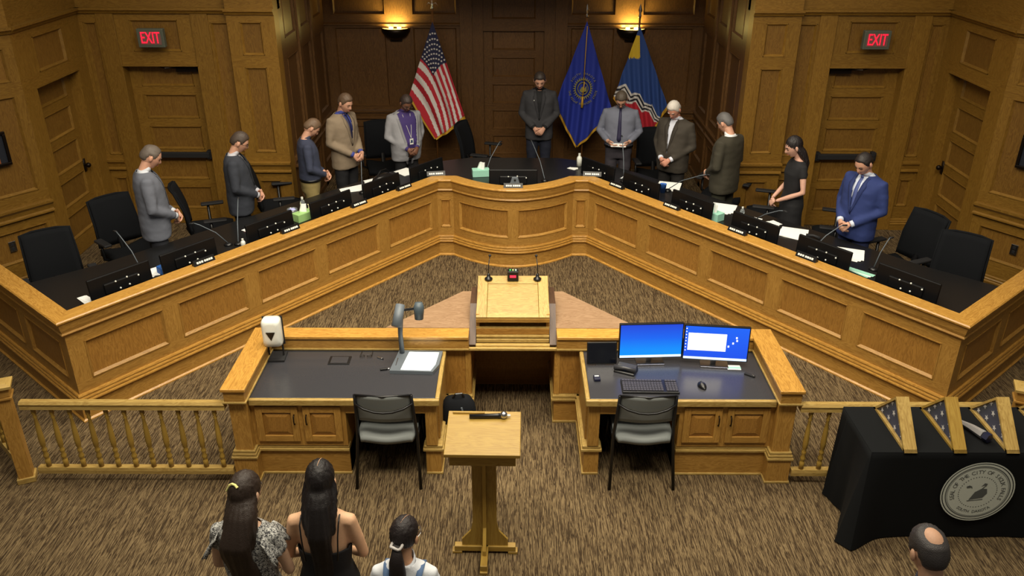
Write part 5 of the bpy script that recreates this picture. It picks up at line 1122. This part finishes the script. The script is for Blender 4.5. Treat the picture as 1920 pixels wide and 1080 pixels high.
def person(name_label, x, y, rz, H, skin, hair, hstyle='short', top='jacket', cj=None, cs=None, ct=None, trousers=None, g=0.0, belly=0.0, bow=30, pose='clasp', fem=False, glasses=False, turn=0, z0=PZ, shoes=True, vopen=.06, extra=None, group=None, hvol=None):
    sc = H/1.70; T = thing('person', name_label, 'person', (x, y, z0), rz, group); T.scale = (sc, sc, sc)
    skm = mat('skin_%d_%d_%d' % skin, skin, .55, bump=.08, bscale=120); hm = mat('hair_%d_%d_%d' % hair, hair, .5, bump=.6, bscale=220)
    A = arms_pts(pose, g, fem)
    # body: one surface from neck to feet, plus head and fingers
    b = MB(); torso_rings(b, g*.8, belly*.6, .8, -.012, fem)
    for s in (-1, 1):
        S, E_, W_ = A[s]; f = .82 if fem else 1
        b.tube([S+Vector((-s*.05, 0, .01)), S, (S+E_)/2, E_, (E_*.55+W_*.45), W_], [.05*f, .052*f, .046*f, .040*f, .038*f, .027*f], 12)
        b.tube([(s*.085, 0, .86), (s*.095, .005, .68), (s*.095, .0, .48), (s*.095, -.01, .30), (s*.095, -.01, .09)], [.088, .078, .056, .052, .036], 12)
        b.tube([(s*.095, -.05, .045), (s*.095, .04, .04), (s*.1, .13, .025)], [.036, .038, .025], 10)
    hb = R(bow); hc = Vector((0, .055+.05*math.sin(hb), 1.575+.03*math.cos(hb)))
    b.tube([(0, -.012, 1.40), (0, -.0, 1.48), hc+Vector((0, -.03, -.03))], [.062 if not fem else .05, .056 if not fem else .046, .055 if not fem else .046], 14)
    body = fuse(b, .013, 4)
    q = MB(); q.v = [tuple(v.co) for v in body.vertices]; q.f = [tuple(p.vertices) for p in body.polygons]; q.uv = [[(0, 0)]*len(f) for f in q.f]; q.mi = [0]*len(q.f)
    MH = Matrix.Translation(hc) @ Matrix.Rotation(R(turn), 4, 'Z') @ Matrix.Rotation(-hb, 4, 'X')
    head_grid(q, MH, lambda p: 0, lambda p: True)
    for s in (-1, 1):   # ears
        q.ball(MH @ Vector((s*.079, -.006, -.006)), (.011, .019, .031), 10, M=(MH.to_3x3()) @ Matrix.Rotation(R(8*s), 3, 'Z'))
    hs_ = .88 if fem else 1.0
    S, E_, W_ = A[1]; 
    if pose in ('clasp', 'front'):
        if pose == 'clasp':
            hand(q, A[1][2], Vector((-.62, .30, -.72)), Vector((-.3, -.9, -.1)), Vector((.3, .1, .6)), 1.1, hs_)
            hand(q, A[-1][2]+Vector((0, .028, .006)), Vector((.62, .34, -.70)), Vector((.2, -.9, -.1)), Vector((-.2, .1, .6)), 1.2, hs_)
        else:
            for s in (-1, 1): hand(q, A[s][2], Vector((-s*.5, .5, -.5)), Vector((-s*.3, -.8, 0)), Vector((0, 0, 1)), 1.0, hs_)
    elif pose == 'paper':
        for s in (-1, 1): hand(q, A[s][2], Vector((-s*.55, .65, -.45)), Vector((-s*.5, -.5, .55)), Vector((-s*.2, .6, .8)), 1.1, hs_)
    else:
        for s in (-1, 1): hand(q, A[s][2], Vector((0, .15, -1)), Vector((-s, 0, 0)), Vector((0, 1, 0)), .7, hs_)
    me = q.mesh('body', skm, True); bo = link('body', me, T)
    # face
    for s in (-1, 1):
        b = MB(); b.tube([MH @ Vector((s*(.018+.026*t), .0865-.012*t*t+.001, .003-.004*math.sin(math.pi*t))) for t in (0, .25, .5, .75, 1)], [.002, .0032, .0035, .003, .0018], 6); b.build('eyelid', mat('lash_dark', (60, 38, 32), .6), T, smooth=True)
        b = MB(); b.tube([MH @ Vector((s*(.014+.034*t), .0955-.014*t*t, .026+.006*math.sin(math.pi*t))) for t in (0, .33, .66, 1)], [.003, .0042, .0038, .002], 6); b.build('eyebrow', hm, T, smooth=True)
    b = MB(); b.tube([MH @ Vector((x_, .0965-abs(x_)*.35, -.060)) for x_ in (-.024, -.012, 0, .012, .024)], [.002, .0045, .005, .0045, .002], 6); b.build('lips', mat('lip_%d' % skin[0], tuple(max(0, int(c*f)) for c, f in zip(skin, (.80, .58, .55))), .5), T, smooth=True)
    if glasses:
        b = MB()
        for s in (-1, 1):
            b.tube([MH @ Vector((s*.033+.023*math.cos(R(a)), .101-.004*abs(math.cos(R(a))), .004+.017*math.sin(R(a)))) for a in range(0, 361, 30)], .0022, 5)
            b.tube([MH @ Vector((s*.056, .098, .008)), MH @ Vector((s*.079, .05, .008)), MH @ Vector((s*.080, -.01, .002))], .002, 5)
        b.tube([MH @ Vector((-.01, .103, .006)), MH @ Vector((.01, .103, .006))], .002, 5); b.build('glasses', BLACK if glasses is True else glasses, T)
    # hair
    LONG = hstyle in ('long', 'pony')
    def line(p):   # signed: positive inside the hair area
        f1 = smst(.035, .062, p.y); f2 = smst(-.030, -.052, p.y)
        side = -.030 if LONG else (.016 - .026*math.exp(-((p.y-.018)/.012)**2))
        hl = (side*(1-f2) + (-.058)*f2)*(1-f1) + (.064-.10*abs(p.x)+(.012 if hstyle == 'thin' else 0))*f1
        return p.z-hl
    def hole(p): return math.hypot(p.x*(1.0 if hstyle == 'crown' else .9), p.y+(.035 if hstyle == 'crown' else -.01))/(.042 if hstyle == 'crown' else .065)
    def hoff(p):
        v = smst(-.004, .022, line(p)); th_ = .018 if LONG else (.010 if fem or hstyle != 'crown' else .009)
        th_ += .005*smst(.03, .09, p.z)
        if hstyle in ('crown', 'thin') and p.z > .06: v *= smst(.75, 1.5, hole(p)) if hstyle == 'crown' else .45+.55*smst(.5, 1.3, hole(p))
        return -.003+(th_+.003)*v + .0012*math.sin(p.x*420+p.z*60)*v + .001*math.sin(p.y*300+p.x*90)*v
    def hkeep(p):
        return line(p) > -.008
    if LONG:
        b = MB(); b.ball(MH @ Vector((0, -.012, .030)), (.082, .099, .106), 28, M=MH.to_3x3())
        if hvol: hvol(b, MH)
        vm = fuse(b, .009, 4); hc2 = MH @ Vector((0, -.02, .02))
        N_ = [v.normal.copy() for v in vm.vertices]; out = []
        for v, nn in zip(vm.vertices, N_):
            an = math.atan2(v.co.x-hc2.x, v.co.y-hc2.y); out += (v.co + nn*(.0022*math.sin(an*30+v.co.z*5)+.0015*math.sin(an*67-v.co.z*9)))[:]
        vm.vertices.foreach_set('co', out); vm.update()
        ho = link('hair', setmat(vm, hm), T)
    elif hstyle != 'none':
        b = MB(); head_grid(b, MH, hoff, hkeep)
        ho = b.build('hair', hm, T, smooth=True)
    else: ho = None
    # clothes
    zt = .80
    def sleeves(b, r=1.0, upto=1.0, grow=.0):
        for s in (-1, 1):
            S, E_, W_ = A[s]; f = .85 if fem else 1.0
            if upto >= 1: pts = [S+Vector((-s*.06, 0, .005)), S, (S+E_)/2, E_, E_*.5+W_*.5, W_*.90+E_*.10]; rr_ = [.066, .070, .062, .058, .053, .043]
            else: pts = [S+Vector((-s*.05, 0, .0)), S, S*.7+E_*.3, S*(1-upto)+E_*upto]; rr_ = [.060, .062, .058, .056]
            b.tube(pts, [q_*r*f+grow for q_ in rr_], 14)
    if trousers:
        tm = mat('trousers_%d_%d_%d' % trousers, trousers, .85, bump=.2, bscale=160)
        b = MB(); b.rings([ering(0, 0, .76, .165*(1+g), .118, 24), ering(0, 0, .86, .178*(1+g), .128, 24), ering(0, belly*.3, .95, .172*(1+g), .124+belly*.4, 24), ering(0, belly*.35, 1.01, .168*(1+g), .12+belly*.4, 24)])
        for s in (-1, 1): b.tube([(s*.085, 0, .84), (s*.095, .005, .66), (s*.097, .0, .46), (s*.097, -.008, .25), (s*.098, -.005, .075)], [.096, .088, .072, .064, .058], 14)
        link('trousers', setmat(crease(fuse(b, .014, 4)), tm), T)
    if shoes:
        for s in (-1, 1): b = MB(); b.rings([ering(s*.098, .035, z, w_, l_, 16) for z, w_, l_ in ((.002, .046, .135), (.03, .048, .138), (.055, .042, .10), (.085, .036, .055))]); b.build('shoe', mat('black_shoe', (20, 18, 18), .35), T, smooth=True)
    jm = mat('cloth_%d_%d_%d' % cj, cj, .85, bump=.25, bscale=180) if cj else None
    sm_ = mat('shirt_%d_%d_%d' % cs, cs, .8, bump=.1) if cs else None
    if top == 'jacket':
        if cs:
            b = MB(); torso_rings(b, g, belly, .92, -.004, fem); sh_ = b; link('shirt', setmat(fuse(b, .014, 3), sm_), T)
            b = MB(); b.rings([ering(0, -.004, 1.455, .066, .066, 20, -.2), ering(0, .0, 1.475, .064, .064, 20, -.35), ering(0, .004, 1.50, .060, .060, 20, -.35)], cap=False); o = b.build('collar', sm_, T, smooth=True); o.modifiers.new('t', 'SOLIDIFY').thickness = .006
            for s in (-1, 1): S, E_, W_ = A[s]; d_ = (W_-E_).normalized(); b = MB(); b.tube([W_-d_*.05, W_-d_*.005], [.036*(.85 if fem else 1), .035*(.85 if fem else 1)], 14); b.build('cuff', sm_, T, smooth=True)
        b = MB(); torso_rings(b, g, belly, .80, .016, fem, hem=(.76, .196*(1+g), .140)); sleeves(b)
        j = trim(crease(fuse(b, .014, 5)), 1.472)
        zb = 1.05 if vopen < .1 else .7
        def kp(c):
            if c.z > 1.475: return False
            if c.y > .03 and abs(c.x) < .13:
                ww = max(0, (c.z-zb)/(1.46-zb))*vopen+(.0 if vopen < .1 else .02)
                if abs(c.x) < ww and c.z > zb-.0: 
                    if c.z < 1.12 and vopen < .1: pass
                    # do not cut the forearms lying in front
                    if c.y < front_y(g, belly, min(1.47, max(.82, c.z)), c.x, fem)+.05: return False
            return True
        cut(j, kp); o = link('jacket', setmat(j, jm), T); t_ = o.modifiers.new('t', 'SOLIDIFY'); t_.thickness = .008; t_.offset = -1
        # lapels and tie
        if cs or vopen:
            lm = mat('lapel_%d_%d_%d' % cj, tuple(int(v*.92) for v in cj), .85)
            for s in (-1, 1):
                b = MB(); n = 10; pv = []
                for i in range(n+1):
                    z = zb+.02+(1.455-zb-.02)*i/n; w0 = max(0, (z-zb)/(1.46-zb))*vopen+(.0 if vopen < .1 else .02); ww = (.050*min(1, i/n*1.3)**.8*(1 if i < n-1 else .6)+.002) if vopen < .1 else .03
                    x0 = s*(w0-.004); x1 = s*(w0+ww); y0_ = front_y(g, belly, z, x0, fem)+.021; y1_ = front_y(g, belly, z, x1, fem)+.024
                    pv += [(x0, y0_, z), (x1, y1_, z)]
                b.add(pv, [(2*i, 2*i+1, 2*i+3, 2*i+2) for i in range(n)]); o = b.build('lapel', lm, T, smooth=True); o.modifiers.new('t', 'SOLIDIFY').thickness = .004
    elif top in ('shirt', 'polo', 'tee'):
        b = MB(); torso_rings(b, g, belly, .92 if trousers else .80, .006, fem)
        b.v  # longer shirt tail
        sleeves(b, .88, 1.0 if top == 'shirt' else .45); j = trim(crease(fuse(b, .013, 5)), 1.474); o = link('shirt', setmat(j, jm), T); o.modifiers.new('t', 'SOLIDIFY').thickness = .006
        b = MB(); b.rings([ering(0, -.004, 1.45, .070, .068, 20, -.2), ering(0, .0, 1.475, .066, .066, 20, -.35), ering(0, .004, 1.495, .061, .061, 20, -.35)], cap=False); o = b.build('collar', jm, T, smooth=True); o.modifiers.new('t', 'SOLIDIFY').thickness = .006
        if trousers: b = MB(); b.rings([ering(0, belly*.3, z, .178*(1+g)+.008+belly*.25, .130+.006+belly*.5, 24) for z in (.925, .955)], cap=False); o = b.build('belt', BLACK, T, smooth=True); o.modifiers.new('t', 'SOLIDIFY').thickness = .006
    elif top == 'dress':
        b = MB(); torso_rings(b, g, belly, .80, .010, fem, hem=(.50, .195, .15)); sleeves(b, .95, .42); j = trim(crease(fuse(b, .013, 5), .003), 1.455); o = link('dress', setmat(j, jm), T); o.modifiers.new('t', 'SOLIDIFY').thickness = .006
    if ct:
        b = MB(); n = 14; pv = []; zb = 1.02
        for i in range(n+1):
            z = zb+(1.452-zb)*i/n; w_ = (.032-.016*i/n) if i > 0 else .012
            for x_ in (-w_, w_): pv.append((x_, front_y(g, belly, z, x_, fem)+(.012 if top == 'shirt' else .004), z))
        b.add(pv, [(2*i, 2*i+1, 2*i+3, 2*i+2) for i in range(n)]); o = b.build('tie', mat('tie_%d_%d_%d' % ct, ct, .6), T, smooth=True); o.modifiers.new('t', 'SOLIDIFY').thickness = .006
        b = MB(); yk = front_y(g, belly, 1.455, 0, fem)+.012; b.ball((0, yk, 1.458), (.017, .012, .018), 10); b.build('tie_knot', mat('tie_%d_%d_%d' % ct, ct, .6), T, smooth=True)
    if extra: extra(T, A, MH, dict(skin=skm, hair=hm, g=g, belly=belly, fem=fem))
    return T
SKA, SKB, SKC = (205, 155, 130), (190, 135, 108), (120, 80, 60)
def lanyard(T, A, MH, k):
    b = MB(); 
    for s in (-1, 1): b.tube([(s*.06, front_y(k['g'], k['belly'], 1.44, s*.06, True)+.02, 1.44), (s*.03, front_y(k['g'], k['belly'], 1.25, .02, True)+.022, 1.25), (0, front_y(k['g'], k['belly'], 1.10, 0, True)+.024, 1.12)], .003, 5)
    b.build('lanyard', WHITEP, T); b = MB(); b.box((0, front_y(k['g'], k['belly'], 1.08, 0, True)+.028, 1.07), (.055, .004, .085)); b.build('badge', WHITEP, T); b = MB(); b.box((0, front_y(k['g'], k['belly'], 1.08, 0, True)+.032, 1.075), (.03, .003, .035)); b.build('badge_photo', NAVY, T)
person('man in a grey suit with thinning grey hair, far left behind the dais', -3.77, 8.26, face(.88, .48), 1.73, SKA, (98, 88, 80), 'thin', 'jacket', (100, 104, 116), (205, 210, 220), None, (30, 32, 40), .02, .02, 32)
person('man in a dark slate suit and glasses, second from the left', -3.12, 9.10, face(.96, .26), 1.64, SKA, (70, 58, 50), 'short', 'jacket', (46, 50, 60), (190, 190, 200), None, (28, 30, 36), .06, .03, 30, glasses=True)
person('man in a navy shirt and khaki trousers with his head bowed', -2.50, 9.90, face(.93, .35), 1.585, SKA, (104, 82, 62), 'short', 'shirt', (50, 56, 78), None, None, (140, 124, 78), .03, .02, 42)
person('man in a tan jacket and blue shirt, third from the door on the left', -2.20, 10.66, face(.85, -.52), 1.72, SKA, (96, 76, 58), 'short', 'jacket', (136, 120, 100), (62, 72, 150), (34, 36, 80), (24, 24, 28), .0, .0, 24, vopen=.055)
person('person in a pale grey open jacket over a purple polo with a badge', -1.47, 11.18, face(.55, -.83), 1.60, SKC, (62, 50, 46), 'short', 'jacket', (152, 152, 158), (64, 48, 110), None, (20, 20, 24), .12, .07, 36, vopen=.13, fem=False, glasses=SILVER, extra=lanyard)
def pin(T, A, MH, k): b = MB(); b.ball((.075, front_y(0, 0, 1.34, .075)+.026, 1.34), .008, 8); b.build('lapel_pin', WHITEP, T)
person('man in a charcoal jacket and black shirt standing before the middle door', .37, 12.0, face(-.02, -1), 1.73, SKA, (58, 50, 46), 'short', 'jacket', (52, 52, 56), (16, 16, 20), None, (26, 30, 46), .0, .0, 26, vopen=.05, extra=pin)
def slip(T, A, MH, k): pass
pp_ = person('man in a grey-blue shirt and dark tie reading from a paper slip', 1.44, 11.22, face(-.14, -1), 1.66, SKA, (86, 76, 66), 'short', 'shirt', (112, 116, 132), None, (44, 42, 72), (62, 58, 66), .07, .02, 44, pose='paper', glasses=True)
c_ = pp_.matrix_basis @ Vector((0, .30, 1.015)); T = thing('paper_slip', 'white paper slip held in both hands of the tie-wearing man', 'paper', c_, pp_.rotation_euler.z); T.scale = (1, 1, 1); b = MB(); b.box((0, 0, 0), (.20, .07, .002), rot=(R(-25), 0, 0)); b.build('slip', PAPER, T)
person('white-haired man in a dark brown jacket over an open-collar white shirt', 2.08, 10.62, face(-.62, -.79), 1.665, (200, 140, 118), (205, 198, 190), 'short', 'jacket', (58, 52, 44), (214, 218, 232), None, (30, 27, 25), .08, .05, 38, vopen=.05)
person('man in a dark olive suit seen from behind, turned to the flags', 2.57, 9.80, face(-.72, .70), 1.68, SKA, (92, 90, 90), 'short', 'jacket', (54, 50, 38), (220, 222, 226), None, (44, 44, 32), .08, .03, 30)
def longhair(width=.075, y=-.075, z1=1.12, wv=.0, right=0):
    def f(b, MH):
        top = MH @ Vector((0, -.03, .05)); rs = []; N_ = 16
        for i in range(N_+1):
            t = i/N_; z = top.z*(1-t)+z1*t; yy = top.y*(1-min(1, t*2.2))+y*min(1, t*2.2) - .030*math.sin(math.pi*min(1, t*1.3))
            rx = .045+(.081-.045)*min(1, t*6) if t < .17 else .081+(width-.081)*min(1, (t-.17)*2.6); rx *= 1-.5*max(0, t-.8)*2
            ry = (.03+.055*min(1, t*6))*max(0, 1-t*1.8)+.034*min(1, t*1.8)
            rs.append([p+Vector((p.x*.05*math.sin(j*2.4+t*6), 0, 0)) for j, p in enumerate(ering(wv*math.sin(t*9), yy, z, rx, ry, 36))])
        b.rings(rs)
        for s_ in (-1, 1): b.tube([MH @ Vector((s_*.062, -.01, .04)), MH @ Vector((s_*.074, -.03, -.04)), Vector((s_*.075, -.06, 1.46)), Vector((s_*.068, -.09, 1.34))], [.016, .026, .028, .018], 12, flat=.8)
    return f
person('woman in a black short-sleeved dress with long black hair', 3.17, 9.06, face(-.99, -.05), 1.62, (206, 160, 140), (26, 20, 22), 'long', 'dress', (20, 20, 24), None, None, None, -.04, 0, 22, fem=True, hvol=longhair(.088, -.055, 1.12))
person('man in a bright blue suit with a blue tie, right arm of the dais', 3.66, 8.37, face(-.84, -.54), 1.67, SKA, (34, 28, 28), 'thin', 'jacket', (36, 52, 108), (206, 214, 232), (78, 92, 150), (24, 34, 72), .06, .02, 34, vopen=.065)

# audience in the foreground, seen from behind
def esurf(MH, x_, y_, o_=.002): return MH @ Vector((x_, y_, .030+.106*math.sqrt(max(0, 1-((y_+.012)/.099)**2-(x_/.082)**2))+o_))
def clipf(T, A, MH, k):
    b = MB(); b.tube([esurf(MH, x_, -.096-.10*(x_+.02), .006) for x_ in (-.055, -.035, -.015, .005, .022)], .0075, 6); b.build('hair_clip', mat('cream_clip', (240, 232, 150), .4), T)
def parting(T, A, MH, k):
    b = MB(); b.tube([esurf(MH, .012-.1*(.05-y_), y_, .0005) for y_ in (.035, .015, -.01, -.035, -.06)], [.0008, .0015, .0016, .0014, .0008], 5); b.build('hair_parting', k['skin'], T)
def patterned():
    m = bpy.data.materials.new('grey_white_pattern'); m.use_nodes = True; nt = m.node_tree; bb = nt.nodes['Principled BSDF']; tc = nt.nodes.new('ShaderNodeTexCoord'); n = nt.nodes.new('ShaderNodeTexNoise'); n.inputs['Scale'].default_value = 95; n.inputs['Detail'].default_value = 2; n.inputs['Distortion'].default_value = 1.5
    cr = nt.nodes.new('ShaderNodeValToRGB'); cr.color_ramp.interpolation = 'LINEAR'; cr.color_ramp.elements[0].position = .47; cr.color_ramp.elements[0].color = (.05, .05, .055, 1); cr.color_ramp.elements[1].position = .53; cr.color_ramp.elements[1].color = (.55, .55, .52, 1)
    nt.links.new(tc.outputs['Object'], n.inputs['Vector']); nt.links.new(n.outputs['Fac'], cr.inputs[0]); nt.links.new(cr.outputs[0], bb.inputs['Base Color']); bb.inputs['Roughness'].default_value = .9; return m
PAT = patterned()
g1 = person('girl in a grey and white patterned blouse with long wavy brown hair', -1.40, 3.42, face(.12, 1), 1.60, (205, 165, 135), (50, 38, 30), 'long', 'dress', (120, 120, 118), None, None, None, -.02, 0, 14, pose='front', fem=True, z0=0, turn=-14,
            hvol=longhair(.088, -.10, 1.05, .012), extra=clipf)
for ch in g1.children:
    if ch.name.startswith('dress'): ch.data.materials.clear(); ch.data.materials.append(PAT)
for s in (-1, 1):
    b = MB(); b.grid(lambda u, v: (s*(.13+.075*v+.012*math.sin(u*34)*v), .10*math.cos(math.pi*u)*(1+.25*v)-.01, 1.395-.115*v**1.3+.03*math.sin(math.pi*u)*(1-v)+.006*math.sin(u*41+1)*v), 40, 6); o = b.build('ruffle', PAT, g1, smooth=True); o.modifiers.new('t', 'SOLIDIFY').thickness = .004
def g2x(T, A, MH, k):
    parting(T, A, MH, k)
    for s in (-1, 1):
        b = MB(); pts = []
        for t in (0, .2, .4, .6, .8, 1):
            z = 1.435-.25*t; pts.append((s*(.105-.0*t), -.5, z))
        pts = [(s*.108, .03, 1.418), (s*.108, -.035, 1.436), (s*.108, -.085, 1.41), (s*.102, -.108, 1.34), (s*.096, -.118, 1.24), (s*.09, -.12, 1.18)]
        b.tube(pts, .0045, 6); b.build('shoulder_strap', BLACK, T, smooth=True)
g2 = person('woman in a black strappy top with very long straight black hair', -1.02, 3.52, face(-.02, 1), 1.60, (224, 178, 140), (22, 16, 16), 'long', 'none', None, None, None, None, -.02, 0, 10, pose='front', fem=True, z0=0, extra=g2x, hvol=longhair(.062, -.085, .98))
b = MB(); torso_rings(b, -.02, 0, .80, .010, True, hem=(.50, .2, .16)); j = fuse(b, .013, 4); cut(j, lambda c: c.z < 1.21+.0*c.y+.35*abs(c.x)*0+(.06 if c.y > 0 else 0)); o = link('top', setmat(j, mat('black_cotton', (16, 16, 20), .85, bump=.2)), g2); o.modifiers.new('t', 'SOLIDIFY').thickness = .006
def g3x(T, A, MH, k):
    parting(T, A, MH, k)
    b = MB(); p0 = MH @ Vector((0, -.098, -.02)); rs = [ering(p0.x-.0, p0.y+yy, p0.z+zz, rx, ry, 20) for zz, yy, rx, ry in ((.02, .01, .022, .02), (.0, -.02, .026, .024), (-.08, -.045, .045, .032), (-.18, -.04, .052, .032), (-.30, -.03, .045, .028), (-.40, -.02, .02, .015))]; b.rings(rs); b.build('ponytail', k['hair'], T, smooth=True)
    b = MB(); b.tube([p0+Vector((.034*math.cos(R(a)), -.008+.03*math.sin(R(a)), .018+.008*math.cos(R(a*3)))) for a in range(0, 361, 24)], .009, 7); b.build('scrunchie', WHT, T, smooth=True)
    DEN = mat('denim_strap', (86, 112, 150), .85, bump=.3)
    for s in (-1, 1):
        b = MB(); pts = [(s*.10, .105, 1.36), (s*.105, .05, 1.43), (s*.105, -.02, 1.452), (s*.098, -.085, 1.435), (s*.085, -.128, 1.34), (s*.07, -.14, 1.22)]
        V = []
        for (x_, y_, z_) in pts: V += [(x_-.018, y_, z_+.0), (x_+.018, y_, z_)]
        b.add(V, [(2*i, 2*i+1, 2*i+3, 2*i+2) for i in range(5)]); o = b.build('strap', DEN, T, smooth=True); o.modifiers.new('t', 'SOLIDIFY').thickness = .006
person('girl in a white top with denim straps and a low ponytail', -.55, 3.26, face(.05, 1), 1.46, (200, 152, 118), (34, 26, 26), 'pony', 'polo', (226, 230, 236), None, None, (80, 104, 140), .0, 0, 8, pose='front', fem=True, z0=0, glasses=SILVER, turn=-18, extra=g3x)
person('man with a bald crown and dark greying hair at the bottom right', 1.93, 2.90, face(-.12, 1), 1.70, (205, 160, 130), (58, 54, 54), 'crown', 'shirt', (70, 74, 90), None, None, (40, 40, 46), .05, 0, 16, pose='front', z0=0)
